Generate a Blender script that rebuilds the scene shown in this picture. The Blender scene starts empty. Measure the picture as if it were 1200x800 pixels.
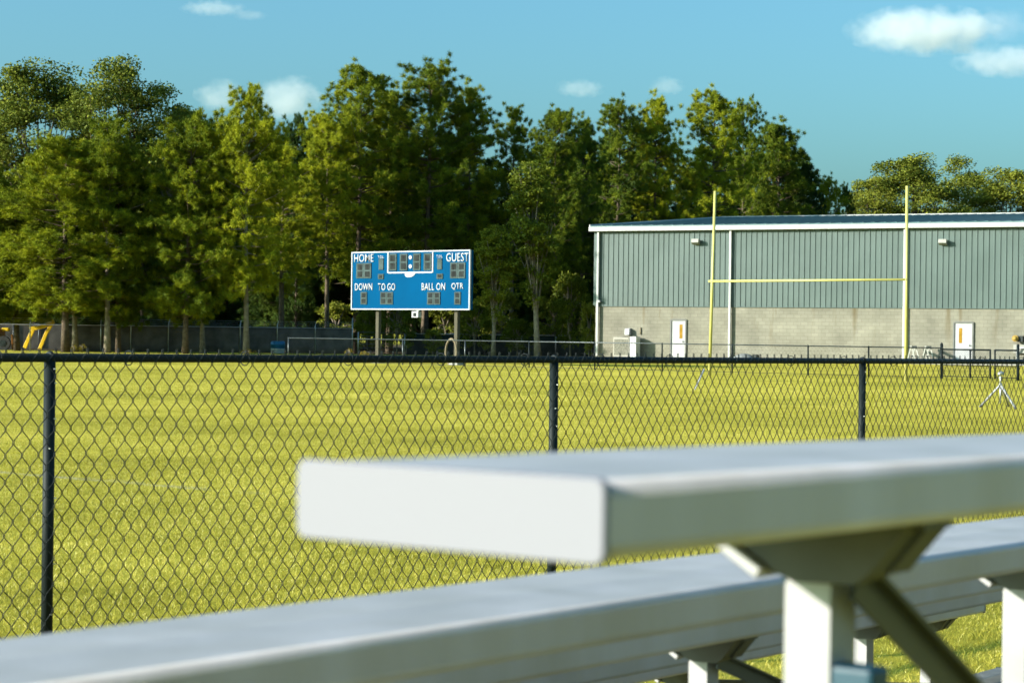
import bpy, bmesh, math, random
import numpy as np
from mathutils import Vector, Matrix

sc = bpy.context.scene
C = sc.collection
R = math.radians

# ------------------------------------------------------------------ camera
EYE = 1.34; F = 2400.0; CX, CY = 600.0, 400.0
ROLL = 0.0125; PITCH = -9.0 / F
c_f = Vector((0, math.cos(PITCH), math.sin(PITCH)))
up0 = Vector((0, -math.sin(PITCH), math.cos(PITCH))); rt0 = Vector((1, 0, 0))
c_r = rt0 * math.cos(ROLL) + up0 * math.sin(ROLL)
c_u = up0 * math.cos(ROLL) - rt0 * math.sin(ROLL)
cam = bpy.data.cameras.new('camera'); cam_o = bpy.data.objects.new('camera', cam); C.objects.link(cam_o)
M = Matrix((c_r, c_u, -c_f)).transposed().to_4x4(); M.translation = (0, 0, EYE)
cam_o.matrix_world = M
cam.sensor_width = 36; cam.lens = 72; cam.clip_start = 0.05; cam.clip_end = 12000
cam.dof.use_dof = True; cam.dof.focus_distance = 17.0; cam.dof.aperture_fstop = 10.0
sc.camera = cam_o

def H(x): return 391 + ROLL * (x - 600)
def P(x, y, Y):
    d = c_r * (x - CX) + c_u * (CY - y) + c_f * F
    return Vector((0, 0, EYE)) + d * (Y / d.y)
def G(x, Y, z=0.0):
    p = P(x, H(x) + (EYE - z) * F / Y, Y); p.z = z; return p
def plane_hit(P0, w, x, y):
    """where the sight line of a point meets the upright plane through P0 along w: (distance along w, height)"""
    d = c_r * (x - CX) + c_u * (CY - y) + c_f * F
    # P0 + s w = k d (plan)
    det = w.x * (-d.y) + d.x * w.y
    rx, ry = -P0.x, -P0.y
    s = (rx * (-d.y) + d.x * ry) / det
    k = (P0.y + s * w.y) / d.y
    return s, EYE + k * d.z

# ------------------------------------------------------------------ materials
MATS = {}
def nodes(m):
    m.use_nodes = True
    return m.node_tree, m.node_tree.nodes, m.node_tree.links
def mat(name, col, rough=0.6, metal=0.0, spec=0.5, var=0.12, scale=3.0, bump=0.0, bscale=40.0, col2=None, stretch=None):
    """principled surface whose colour and gloss wander a little"""
    m = bpy.data.materials.new(name); nt, N, L = nodes(m)
    b = N['Principled BSDF']
    b.inputs['Roughness'].default_value = rough; b.inputs['Metallic'].default_value = metal
    b.inputs['Specular IOR Level'].default_value = spec
    tc = N.new('ShaderNodeTexCoord'); src = tc.outputs['Object']
    if stretch:
        mp = N.new('ShaderNodeMapping'); mp.inputs['Scale'].default_value = stretch
        L.new(src, mp.inputs['Vector']); src = mp.outputs['Vector']
    nz = N.new('ShaderNodeTexNoise'); nz.inputs['Scale'].default_value = scale; nz.inputs['Detail'].default_value = 6
    L.new(src, nz.inputs['Vector'])
    rp = N.new('ShaderNodeValToRGB')
    c2 = col2 or tuple(c * (1 - var * 1.6) for c in col)
    c1 = col if col2 else tuple(min(1, c * (1 + var)) for c in col)
    rp.color_ramp.elements[0].position = 0.3; rp.color_ramp.elements[0].color = (*c2, 1)
    rp.color_ramp.elements[1].position = 0.7; rp.color_ramp.elements[1].color = (*c1, 1)
    L.new(nz.outputs['Fac'], rp.inputs['Fac']); L.new(rp.outputs['Color'], b.inputs['Base Color'])
    mr = N.new('ShaderNodeMapRange'); mr.inputs['To Min'].default_value = max(0.03, rough - 0.1); mr.inputs['To Max'].default_value = min(1, rough + 0.1)
    L.new(nz.outputs['Fac'], mr.inputs['Value']); L.new(mr.outputs['Result'], b.inputs['Roughness'])
    if bump:
        n2 = N.new('ShaderNodeTexNoise'); n2.inputs['Scale'].default_value = bscale; n2.inputs['Detail'].default_value = 4
        L.new(src, n2.inputs['Vector'])
        bp = N.new('ShaderNodeBump'); bp.inputs['Strength'].default_value = bump; bp.inputs['Distance'].default_value = 0.01
        L.new(n2.outputs['Fac'], bp.inputs['Height']); L.new(bp.outputs['Normal'], b.inputs['Normal'])
    MATS[name] = m
    return m

def foliage_mat(name, ca, cb, cc, trans=0.35, rnd=0.35):
    m = bpy.data.materials.new(name); nt, N, L = nodes(m)
    N.remove(N['Principled BSDF']); out = N['Material Output']
    geo = N.new('ShaderNodeNewGeometry'); oi = N.new('ShaderNodeObjectInfo')
    tc = N.new('ShaderNodeTexCoord')
    nz = N.new('ShaderNodeTexNoise'); nz.inputs['Scale'].default_value = 0.9; nz.inputs['Detail'].default_value = 3
    L.new(tc.outputs['Object'], nz.inputs['Vector'])
    mx = N.new('ShaderNodeMath'); mx.operation = 'MULTIPLY_ADD'
    L.new(geo.outputs['Random Per Island'], mx.inputs[0]); mx.inputs[1].default_value = rnd
    ad = N.new('ShaderNodeMath'); ad.operation = 'MULTIPLY_ADD'
    L.new(oi.outputs['Random'], ad.inputs[0]); ad.inputs[1].default_value = 0.45
    sb = N.new('ShaderNodeMath'); sb.operation = 'SUBTRACT'; L.new(nz.outputs['Fac'], sb.inputs[0]); sb.inputs[1].default_value = 0.35
    L.new(sb.outputs[0], ad.inputs[2]); L.new(ad.outputs[0], mx.inputs[2])
    rp = N.new('ShaderNodeValToRGB')
    e = rp.color_ramp.elements; e[0].position = 0.1; e[0].color = (*ca, 1); e[1].position = 0.9; e[1].color = (*cc, 1)
    k = e.new(0.5); k.color = (*cb, 1)
    L.new(mx.outputs[0], rp.inputs['Fac'])
    d = N.new('ShaderNodeBsdfDiffuse'); t = N.new('ShaderNodeBsdfTranslucent'); g = N.new('ShaderNodeBsdfGlossy')
    g.inputs['Roughness'].default_value = 0.55; g.inputs['Color'].default_value = (0.6, 0.6, 0.6, 1)
    L.new(rp.outputs['Color'], d.inputs['Color']); L.new(rp.outputs['Color'], t.inputs['Color'])
    a = N.new('ShaderNodeMixShader'); a.inputs['Fac'].default_value = trans
    L.new(d.outputs[0], a.inputs[1]); L.new(t.outputs[0], a.inputs[2])
    b = N.new('ShaderNodeMixShader'); b.inputs['Fac'].default_value = 0.012
    L.new(a.outputs[0], b.inputs[1]); L.new(g.outputs[0], b.inputs[2])
    L.new(b.outputs[0], out.inputs['Surface'])
    MATS[name] = m
    return m

FIELD_D = Vector((0.623, 0.7825, 0)); FIELD_W = Vector((0.7825, -0.623, 0))   # along the side line, across the field

def grass_mat(name, blade):
    m = bpy.data.materials.new(name); nt, N, L = nodes(m)
    out = N['Material Output']; b = N['Principled BSDF']; N.remove(b)
    geo = N.new('ShaderNodeNewGeometry'); pos = geo.outputs['Position']
    def noise(s, det, vec=None):
        n = N.new('ShaderNodeTexNoise'); n.inputs['Scale'].default_value = s; n.inputs['Detail'].default_value = det
        L.new(vec or pos, n.inputs['Vector']); return n.outputs['Fac']
    def math_(op, a, bb, c=None):
        n = N.new('ShaderNodeMath'); n.operation = op
        for i, v in enumerate((a, bb, c)):
            if v is None: continue
            if isinstance(v, (int, float)): n.inputs[i].default_value = v
            else: L.new(v, n.inputs[i])
        return n.outputs[0]
    big = noise(0.11, 3); mid = noise(0.7, 3); fine = noise(5.0, 2)
    v = math_('ADD', math_('MULTIPLY', big, 0.50), math_('MULTIPLY', mid, 0.35))
    v = math_('ADD', v, math_('MULTIPLY', fine, 0.2))
    if blade: v = math_('MULTIPLY_ADD', geo.outputs['Random Per Island'], 0.30, math_('ADD', v, -0.14))
    rp = N.new('ShaderNodeValToRGB'); e = rp.color_ramp.elements
    s = GRASS_GAIN if blade else 1.5
    cols = [(0.27, (0.16, 0.147, 0.016)), (0.5, (0.325, 0.292, 0.034)), (0.72, (0.49, 0.42, 0.085))]
    if not blade: cols = [(0.27, (0.15, 0.13, 0.02)), (0.5, (0.24, 0.21, 0.03)), (0.72, (0.33, 0.29, 0.05))]
    e[0].position, e[0].color = cols[0][0], (*[c * s for c in cols[0][1]], 1)
    e[1].position, e[1].color = cols[2][0], (*[c * s for c in cols[2][1]], 1)
    k = e.new(cols[1][0]); k.color = (*[c * s for c in cols[1][1]], 1)
    L.new(v, rp.inputs['Fac']); col = rp.outputs['Color']
    # mower passes run across the field: slightly deeper green bands every few metres
    dt = N.new('ShaderNodeVectorMath'); dt.operation = 'DOT_PRODUCT'; L.new(pos, dt.inputs[0]); dt.inputs[1].default_value = FIELD_D
    band = math_('SINE', math_('MULTIPLY', math_('ADD', dt.outputs['Value'], math_('MULTIPLY', mid, 1.5)), 0.72), 0)
    bandf = N.new('ShaderNodeMapRange'); bandf.inputs['From Min'].default_value = 0.2; bandf.inputs['From Max'].default_value = 0.95; bandf.inputs['To Max'].default_value = 0.11
    L.new(band, bandf.inputs['Value'])
    mx = N.new('ShaderNodeMix'); mx.data_type = 'RGBA'; L.new(bandf.outputs[0], mx.inputs['Factor'])
    L.new(col, mx.inputs[6]); mx.inputs[7].default_value = (0.13, 0.135, 0.012, 1); col = mx.outputs[2]
    # a worn painted yard line
    pl = G(150, 17.8); c0 = pl.dot(FIELD_D)
    dist = math_('ABSOLUTE', math_('ADD', dt.outputs['Value'], -c0), 0)
    lf = N.new('ShaderNodeMapRange'); lf.inputs['From Min'].default_value = 0.09; lf.inputs['From Max'].default_value = 0.04; lf.inputs['To Max'].default_value = 0.75
    L.new(dist, lf.inputs['Value'])
    wear = N.new('ShaderNodeMapRange'); wear.inputs['From Min'].default_value = 0.42; wear.inputs['From Max'].default_value = 0.62; L.new(noise(1.6, 4), wear.inputs['Value'])
    mf = math_('MULTIPLY', lf.outputs[0], wear.outputs[0])
    mx2 = N.new('ShaderNodeMix'); mx2.data_type = 'RGBA'; L.new(mf, mx2.inputs['Factor'])
    L.new(col, mx2.inputs[6]); mx2.inputs[7].default_value = (0.42, 0.40, 0.33, 1); col = mx2.outputs[2]
    d = N.new('ShaderNodeBsdfDiffuse'); L.new(col, d.inputs['Color'])
    if blade:
        t = N.new('ShaderNodeBsdfTranslucent'); L.new(col, t.inputs['Color'])
        a = N.new('ShaderNodeMixShader'); a.inputs['Fac'].default_value = 0.4
        L.new(d.outputs[0], a.inputs[1]); L.new(t.outputs[0], a.inputs[2])
        g = N.new('ShaderNodeBsdfGlossy'); g.inputs['Roughness'].default_value = 0.5
        a2 = N.new('ShaderNodeMixShader'); a2.inputs['Fac'].default_value = 0.03
        L.new(a.outputs[0], a2.inputs[1]); L.new(g.outputs[0], a2.inputs[2]); L.new(a2.outputs[0], out.inputs['Surface'])
    else: L.new(d.outputs[0], out.inputs['Surface'])
    MATS[name] = m
    return m
GRASS_GAIN = 1.38

# ------------------------------------------------------------------ mesh helpers
class MB:
    def __init__(s): s.bm = bmesh.new()
    def box(s, c, size, ax=None, bev=0.0):
        """box centred at c; ax = (ux, uy, uz) unit axes"""
        ax = ax or (Vector((1, 0, 0)), Vector((0, 1, 0)), Vector((0, 0, 1)))
        c = Vector(c); vs = []
        for k in (-1, 1):
            for j in (-1, 1):
                for i in (-1, 1):
                    vs.append(s.bm.verts.new(c + ax[0] * (i * size[0] / 2) + ax[1] * (j * size[1] / 2) + ax[2] * (k * size[2] / 2)))
        fs = [s.bm.faces.new([vs[i] for i in q]) for q in ((0, 2, 3, 1), (4, 5, 7, 6), (0, 1, 5, 4), (2, 6, 7, 3), (0, 4, 6, 2), (1, 3, 7, 5))]
        if bev:
            es = list({e for f in fs for e in f.edges})
            bmesh.ops.bevel(s.bm, geom=es, offset=bev, segments=2, affect='EDGES', profile=0.5)
        return s
    def tube(s, pts, r, n=8, cap=True):
        pts = [Vector(p) for p in pts]; rs = r if isinstance(r, (list, tuple)) else [r] * len(pts)
        rings = []; prev = None
        for i, p in enumerate(pts):
            t = (pts[min(i + 1, len(pts) - 1)] - pts[max(i - 1, 0)]).normalized()
            a = prev if prev is not None else (Vector((0, 0, 1)) if abs(t.z) < 0.9 else Vector((1, 0, 0)))
            a = (a - t * a.dot(t)).normalized(); b = t.cross(a); prev = a
            rings.append([s.bm.verts.new(p + (a * math.cos(q) + b * math.sin(q)) * rs[i]) for q in [2 * math.pi * k / n for k in range(n)]])
        for A, B in zip(rings, rings[1:]):
            for k in range(n):
                f = s.bm.faces.new((A[k], A[(k + 1) % n], B[(k + 1) % n], B[k])); f.smooth = n > 5
        if cap:
            s.bm.faces.new(rings[0][::-1]); s.bm.faces.new(rings[-1])
        return s
    def prism(s, poly, off):
        """closed outline poly (3D points) pushed along off"""
        off = Vector(off); a = [s.bm.verts.new(Vector(p)) for p in poly]; b = [s.bm.verts.new(Vector(p) + off) for p in poly]
        n = len(poly)
        s.bm.faces.new(a[::-1]); s.bm.faces.new(b)
        for i in range(n): s.bm.faces.new((a[i], a[(i + 1) % n], b[(i + 1) % n], b[i]))
        return s
    def quad(s, pts):
        s.bm.faces.new([s.bm.verts.new(Vector(p)) for p in pts]); return s
    def ball(s, c, r, sub=2):
        m = Matrix.Translation(c) @ Matrix.Diagonal((*(r if isinstance(r, (tuple, list)) else (r, r, r)), 1))
        g = bmesh.ops.create_icosphere(s.bm, subdivisions=sub, radius=1, matrix=m)
        for v in g['verts']:
            for f in v.link_faces: f.smooth = True
        return s
    def ring(s, c, R0, r, ax, n=16, k=6):
        a, b = ax; nrm = a.cross(b); rings = []
        for i in range(n):
            q = 2 * math.pi * i / n; o = a * math.cos(q) + b * math.sin(q); cc = Vector(c) + o * R0
            rings.append([s.bm.verts.new(cc + (o * math.cos(t) + nrm * math.sin(t)) * r) for t in [2 * math.pi * j / k for j in range(k)]])
        for i in range(n):
            A, B = rings[i], rings[(i + 1) % n]
            for j in range(k):
                f = s.bm.faces.new((A[j], A[(j + 1) % k], B[(j + 1) % k], B[j])); f.smooth = True
        return s
    def build(s, name, m, parent=None, origin=None):
        bmesh.ops.recalc_face_normals(s.bm, faces=s.bm.faces[:])
        if origin is None and parent is not None: origin = ORIG.get(parent.name, Vector((0, 0, 0)))
        o0 = Vector(origin) if origin is not None else Vector((0, 0, 0))
        if o0.length: bmesh.ops.translate(s.bm, verts=s.bm.verts[:], vec=-o0)
        me = bpy.data.meshes.new(name); s.bm.to_mesh(me); s.bm.free()
        return link(name, me, m, parent, o0 if parent is None else None, o0)
ORIG = {}
def link(name, me, m, parent=None, loc=None, org=None):
    if m: me.materials.append(MATS[m] if isinstance(m, str) else m)
    o = bpy.data.objects.new(name, me); C.objects.link(o)
    if parent is not None: o.parent = parent
    elif loc is not None: o.location = loc
    ORIG[o.name] = Vector(org) if org is not None else Vector((0, 0, 0))
    return o
def tag(o, label=None, cat=None, group=None, kind=None):
    if label: o['label'] = label
    if cat: o['category'] = cat
    if group: o['group'] = group
    if kind: o['kind'] = kind
    return o
def thing(name, loc, label, cat, group=None):
    o = bpy.data.objects.new(name, None); C.objects.link(o); o.location = loc; o.empty_display_size = 0.3
    ORIG[o.name] = Vector(loc)
    return tag(o, label, cat, group)
def np_mesh(name, verts, faces_idx, nper, smooth=False):
    me = bpy.data.meshes.new(name)
    v = np.asarray(verts, np.float32); f = np.asarray(faces_idx, np.int32)
    me.vertices.add(len(v)); me.vertices.foreach_set('co', v.ravel())
    me.loops.add(f.size); me.loops.foreach_set('vertex_index', f.ravel())
    nf = f.size // nper; me.polygons.add(nf)
    me.polygons.foreach_set('loop_start', np.arange(0, f.size, nper, dtype=np.int32))
    if smooth: me.polygons.foreach_set('use_smooth', np.ones(nf, bool))
    me.update(calc_edges=True)
    return me
Z3 = Vector((0, 0, 1))

# ------------------------------------------------------------------ material list
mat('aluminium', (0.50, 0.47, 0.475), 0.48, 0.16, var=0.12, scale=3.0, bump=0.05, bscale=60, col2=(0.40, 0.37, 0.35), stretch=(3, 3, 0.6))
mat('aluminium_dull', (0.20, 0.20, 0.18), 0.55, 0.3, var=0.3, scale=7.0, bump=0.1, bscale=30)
mat('cap_white', (0.222, 0.217, 0.250), 0.6, 0.0, spec=0.2, var=0.015, scale=3.0)
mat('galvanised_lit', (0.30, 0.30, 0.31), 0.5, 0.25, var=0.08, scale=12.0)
mat('bracket_metal', (0.065, 0.066, 0.062), 0.55, 0.2, var=0.35, scale=9.0)
mat('sky_reflection_blue', (0.004, 0.05, 0.085), 0.5, 0.0)  # blue of the reflected sky put into the base colour
mat('black_vinyl', (0.006, 0.011, 0.012), 0.6, 0.0, spec=0.22, var=0.1)
mat('silver_tie', (0.6, 0.6, 0.6), 0.35, 0.8)
mat('galvanised', (0.42, 0.44, 0.44), 0.4, 0.6, var=0.15)
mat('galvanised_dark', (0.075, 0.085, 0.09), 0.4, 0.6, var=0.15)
mat('screen_cloth', (0.12, 0.105, 0.09), 0.95, 0.0, spec=0.1, var=0.25, scale=1.5)
mat('screen_cloth_green', (0.035, 0.05, 0.045), 0.95, 0.0, spec=0.1, var=0.25, scale=1.5)
mat('yellow_paint', (0.47, 0.43, 0.13), 0.45, 0.0, var=0.06)
mat('white_paint', (0.38, 0.38, 0.39), 0.5, 0.0, var=0.05)
mat('barricade_paint', (0.36, 0.355, 0.32), 0.6)
mat('white_trim', (0.44, 0.44, 0.43), 0.45, 0.0, var=0.06, scale=1.5)
mat('sage_metal', (0.080, 0.112, 0.105), 0.45, 0.0, spec=0.4, var=0.06, scale=0.6)
mat('roof_metal', (0.09, 0.155, 0.155), 0.65, 0.0, var=0.12, scale=1.0)
mat('door_grey', (0.13, 0.13, 0.12), 0.6)
mat('amber_glass', (0.28, 0.15, 0.01), 0.25, 0.0, var=0.15)
mat('lamp_housing', (0.30, 0.29, 0.26), 0.5)
mat('lamp_shell', (0.10, 0.11, 0.10), 0.5)
mat('ac_grille', (0.17, 0.165, 0.13), 0.7, 0.1, var=0.35, scale=14)
mat('ac_panel', (0.56, 0.57, 0.55), 0.5)
mat('ac_side', (0.30, 0.28, 0.24), 0.6)
mat('board_blue', (0.000, 0.060, 0.155), 0.8, 0.0, spec=0.03, var=0.10, scale=0.7)
mat('board_white', (0.42, 0.43, 0.47), 0.6, 0.0, spec=0.1, var=0.03)
mat('digit_frame', (0.055, 0.080, 0.080), 0.7, 0.0, spec=0.08, var=0.25, scale=3)
mat('digit_dark', (0.018, 0.024, 0.024), 0.6, 0.0, spec=0.08, var=0.5, scale=4)
mat('post_tan', (0.085, 0.077, 0.055), 0.8, 0.0, spec=0.1, var=0.1)
mat('bark_pine', (0.15, 0.115, 0.08), 0.9, 0.0, spec=0.1, var=0.35, scale=5, bump=0.5, bscale=12, col2=(0.06, 0.045, 0.032))
mat('bark_pale', (0.26, 0.22, 0.16), 0.9, 0.0, spec=0.1, var=0.35, scale=4, bump=0.4, bscale=12, col2=(0.13, 0.11, 0.08))
mat('machine_yellow', (0.70, 0.45, 0.008), 0.45, 0.0, var=0.1)
mat('machine_orange', (0.30, 0.12, 0.02), 0.5, 0.0, var=0.1)
mat('regulator_ochre', (0.30, 0.19, 0.03), 0.6)
mat('rubber', (0.02, 0.02, 0.02), 0.85)
mat('drum_blue', (0.01, 0.12, 0.26), 0.45, 0.0, var=0.15)
mat('drum_pale', (0.33, 0.36, 0.36), 0.6, 0.0, var=0.2, scale=5)
mat('grey_cover', (0.20, 0.21, 0.21), 0.8, 0.0, var=0.25)
mat('shade_dark', (0.03, 0.035, 0.035), 0.8, 0.0, var=0.25)  # near-black that stands in for shadow
mat('concrete', (0.36, 0.35, 0.31), 0.85, 0.0, spec=0.2, var=0.12, scale=2, bump=0.1)
mat('litter', (0.075, 0.055, 0.03), 1.0, 0.0, spec=0.05, var=0.4, scale=0.8)
mat('wire_dark', (0.02, 0.02, 0.02), 0.6)
mat('hose_tan', (0.22, 0.17, 0.10), 0.7)
foliage_mat('needles', (0.032, 0.060, 0.009), (0.115, 0.155, 0.010), (0.34, 0.35, 0.014), 0.18, 0.35)
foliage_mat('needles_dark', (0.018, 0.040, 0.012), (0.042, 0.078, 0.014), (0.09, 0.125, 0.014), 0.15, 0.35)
foliage_mat('leaves', (0.060, 0.085, 0.014), (0.14, 0.165, 0.020), (0.28, 0.285, 0.034), 0.25, 0.45)
foliage_mat('leaves_bright', (0.055, 0.085, 0.009), (0.11, 0.14, 0.013), (0.21, 0.23, 0.020), 0.40, 0.45)
foliage_mat('dry_weeds', (0.11, 0.09, 0.015), (0.20, 0.16, 0.02), (0.28, 0.22, 0.03), 0.35, 0.5)
grass_mat('turf_ground', False)
grass_mat('turf_blades', True)

def block_wall_mat():
    m = bpy.data.materials.new('block_wall'); nt, N, L = nodes(m); b = N['Principled BSDF']
    b.inputs['Roughness'].default_value = 0.9; b.inputs['Specular IOR Level'].default_value = 0.15
    uv = N.new('ShaderNodeUVMap')
    br = N.new('ShaderNodeTexBrick'); br.inputs['Scale'].default_value = 1.0
    br.inputs['Brick Width'].default_value = 0.40; br.inputs['Row Height'].default_value = 0.20; br.inputs['Mortar Size'].default_value = 0.012
    br.inputs['Color1'].default_value = (0.240, 0.226, 0.182, 1); br.inputs['Color2'].default_value = (0.212, 0.200, 0.160, 1); br.inputs['Mortar'].default_value = (0.180, 0.170, 0.135, 1)
    br.inputs['Bias'].default_value = 0.1
    L.new(uv.outputs['UV'], br.inputs['Vector'])
    nz = N.new('ShaderNodeTexNoise'); nz.inputs['Scale'].default_value = 0.8; nz.inputs['Detail'].default_value = 7; L.new(uv.outputs['UV'], nz.inputs['Vector'])
    rp = N.new('ShaderNodeMapRange'); rp.inputs['From Min'].default_value = 0.3; rp.inputs['From Max'].default_value = 0.7; rp.inputs['To Min'].default_value = 0.74; rp.inputs['To Max'].default_value = 1.12
    L.new(nz.outputs['Fac'], rp.inputs['Value'])
    mu = N.new('ShaderNodeMix'); mu.data_type = 'RGBA'; mu.blend_type = 'MULTIPLY'; mu.inputs['Factor'].default_value = 1
    L.new(br.outputs['Color'], mu.inputs[6]); L.new(rp.outputs[0], mu.inputs[7])
    # rusty water streaks running down from the metal siding
    mp = N.new('ShaderNodeMapping'); mp.inputs['Scale'].default_value = (1.1, 0.14, 1); L.new(uv.outputs['UV'], mp.inputs['Vector'])
    n2 = N.new('ShaderNodeTexNoise'); n2.inputs['Scale'].default_value = 1.6; n2.inputs['Detail'].default_value = 5; L.new(mp.outputs[0], n2.inputs['Vector'])
    r2 = N.new('ShaderNodeMapRange'); r2.inputs['From Min'].default_value = 0.57; r2.inputs['From Max'].default_value = 0.70; r2.inputs['To Max'].default_value = 0.75
    L.new(n2.outputs['Fac'], r2.inputs['Value'])
    sep = N.new('ShaderNodeSeparateXYZ'); L.new(uv.outputs['UV'], sep.inputs[0])
    r3 = N.new('ShaderNodeMapRange'); r3.inputs['From Min'].default_value = 0.6; r3.inputs['From Max'].default_value = 2.9; L.new(sep.outputs['Y'], r3.inputs['Value'])
    ml = N.new('ShaderNodeMath'); ml.operation = 'MULTIPLY'; L.new(r2.outputs[0], ml.inputs[0]); L.new(r3.outputs[0], ml.inputs[1])
    m3 = N.new('ShaderNodeMix'); m3.data_type = 'RGBA'; L.new(ml.outputs[0], m3.inputs['Factor'])
    L.new(mu.outputs[2], m3.inputs[6]); m3.inputs[7].default_value = (0.12, 0.09, 0.045, 1)
    L.new(m3.outputs[2], b.inputs['Base Color'])
    bp = N.new('ShaderNodeBump'); bp.inputs['Strength'].default_value = 0.4; bp.inputs['Distance'].default_value = 0.01; bp.invert = True
    L.new(br.outputs['Fac'], bp.inputs['Height']); L.new(bp.outputs['Normal'], b.inputs['Normal'])
    MATS['block_wall'] = m
block_wall_mat()

# ------------------------------------------------------------------ ground
g = MB(); S = 3500; n = 14
for i in range(n):
    for j in range(n):
        x0, x1 = -S + 2 * S * i / n, -S + 2 * S * (i + 1) / n; y0, y1 = -S + 2 * S * j / n, -S + 2 * S * (j + 1) / n
        g.quad([(x0, y0, 0), (x1, y0, 0), (x1, y1, 0), (x0, y1, 0)])
bmesh.ops.remove_doubles(g.bm, verts=g.bm.verts[:], dist=0.01)
tag(g.build('ground', 'turf_ground'), kind='structure')

# leaf litter under the woods beyond the far fences
w = MB(); w.quad([(-90, 119.5, .004), (6, 124, .004), (40, 205, .004), (-90, 240, .004)])
w.quad([(6, 142, .008), (40, 122, .008), (140, 205, .008), (40, 240, .008)])
tag(w.build('woodland_floor', 'litter'), kind='structure')

# grass blades: small patches of blades repeated over the field
def grass_patch(seed, n, size=2.0, wid=(0.0025, 0.0045), hgt=(0.012, 0.034)):
    r = np.random.default_rng(seed)
    p = r.uniform(-size / 2, size / 2, (n, 2)); a = r.uniform(0, 2 * np.pi, n); w = r.uniform(*wid, n); h = r.uniform(*hgt, n)
    clump = 0.75 + 0.35 * np.sin(p[:, 0] * 9 + 3 * np.sin(p[:, 1] * 5 + seed)) * np.sin(p[:, 1] * 8 + seed)
    h *= clump
    ln = r.uniform(0.3, 1.7, n) * h; la = r.uniform(0, 2 * np.pi, n)
    dx, dy = np.cos(a) * w / 2, np.sin(a) * w / 2; lx, ly = np.cos(la) * ln, np.sin(la) * ln
    V = np.zeros((n, 5, 3), np.float32)
    V[:, 0] = np.stack([p[:, 0] - dx, p[:, 1] - dy, 0 * h], 1); V[:, 1] = np.stack([p[:, 0] + dx, p[:, 1] + dy, 0 * h], 1)
    V[:, 2] = np.stack([p[:, 0] + dx * .8 + lx * .35, p[:, 1] + dy * .8 + ly * .35, h * .6], 1)
    V[:, 3] = np.stack([p[:, 0] - dx * .8 + lx * .35, p[:, 1] - dy * .8 + ly * .35, h * .6], 1)
    V[:, 4] = np.stack([p[:, 0] + lx, p[:, 1] + ly, h], 1)
    base = (np.arange(n) * 5)[:, None]
    tr = np.concatenate([base + [[0, 1, 2]], base + [[0, 2, 3]], base + [[3, 2, 4]]], 1)
    me = np_mesh('grass_patch', V.reshape(-1, 3), tr.reshape(-1), 3)
    me.materials.append(MATS['turf_blades'])
    return me
def grass(name, label, pts, meshes, rnd):
    me = bpy.data.meshes.new(name); me.from_pydata([tuple(p) for p in pts], [], []); o = bpy.data.objects.new(name, me); C.objects.link(o)
    me.materials.append(MATS['turf_blades'])
    ng = bpy.data.node_groups.new(name, 'GeometryNodeTree')
    ng.interface.new_socket('Geometry', in_out='INPUT', socket_type='NodeSocketGeometry'); ng.interface.new_socket('Geometry', in_out='OUTPUT', socket_type='NodeSocketGeometry')
    N, L = ng.nodes, ng.links
    gi = N.new('NodeGroupInput'); go = N.new('NodeGroupOutput'); jn = N.new('GeometryNodeJoinGeometry'); L.new(jn.outputs[0], go.inputs[0])
    for k, pm in enumerate(meshes):
        po = bpy.data.objects.new('grass_patch', pm)
        oi = N.new('GeometryNodeObjectInfo'); oi.inputs['Object'].default_value = po; oi.inputs['As Instance'].default_value = True
        ip = N.new('GeometryNodeInstanceOnPoints'); L.new(gi.outputs[0], ip.inputs['Points']); L.new(oi.outputs['Geometry'], ip.inputs['Instance'])
        idx = N.new('GeometryNodeInputIndex'); md = N.new('FunctionNodeRandomValue'); md.data_type = 'INT'
        md.inputs['Min'].default_value = 0; md.inputs['Max'].default_value = len(meshes) * 4 - 1; md.inputs['Seed'].default_value = rnd
        L.new(idx.outputs[0], md.inputs['ID'])
        m1 = N.new('ShaderNodeMath'); m1.operation = 'MODULO'; L.new(md.outputs[2], m1.inputs[0]); m1.inputs[1].default_value = len(meshes)
        cp = N.new('FunctionNodeCompare'); cp.data_type = 'FLOAT'; cp.operation = 'EQUAL'; L.new(m1.outputs[0], cp.inputs[0]); cp.inputs[1].default_value = k; cp.inputs['Epsilon'].default_value = 0.1
        L.new(cp.outputs[0], ip.inputs['Selection'])
        dv = N.new('ShaderNodeMath'); dv.operation = 'DIVIDE'; L.new(md.outputs[2], dv.inputs[0]); dv.inputs[1].default_value = len(meshes)
        fl = N.new('ShaderNodeMath'); fl.operation = 'FLOOR'; L.new(dv.outputs[0], fl.inputs[0])
        mu = N.new('ShaderNodeMath'); mu.operation = 'MULTIPLY'; L.new(fl.outputs[0], mu.inputs[0]); mu.inputs[1].default_value = math.pi / 2
        cx = N.new('ShaderNodeCombineXYZ'); L.new(mu.outputs[0], cx.inputs[2])
        L.new(cx.outputs[0], ip.inputs['Rotation']); L.new(ip.outputs[0], jn.inputs[0])
    md = o.modifiers.new('blades', 'NODES'); md.node_group = ng
    return tag(o, label, 'grass', kind='stuff')
near = [(x, y, 0) for y in np.arange(3, 40, 2.0) for x in np.arange(-0.33 * y - 4, 0.33 * y + 5, 2.0)]
far = [(x, y, 0) for y in np.arange(41, 119, 4.0) for x in np.arange(-0.30 * y - 4, 0.30 * y + 6, 4.0)]
def off_wall(p):  # keep turf off the building's floor
    q = Vector((p[0], p[1], 0)); return (q - B0).dot(BN) > 2.6
B0 = G(697, 117.57); BW = Vector((0.908, -0.419, 0)).normalized(); BN = Vector((-BW.y * -1, -BW.x, 0))
far = [p for p in far if off_wall(p)]
grass('grass', 'short yellowing turf covering the sports field', near, [grass_patch(i, 13000) for i in (1, 2, 3)], 3)
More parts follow.
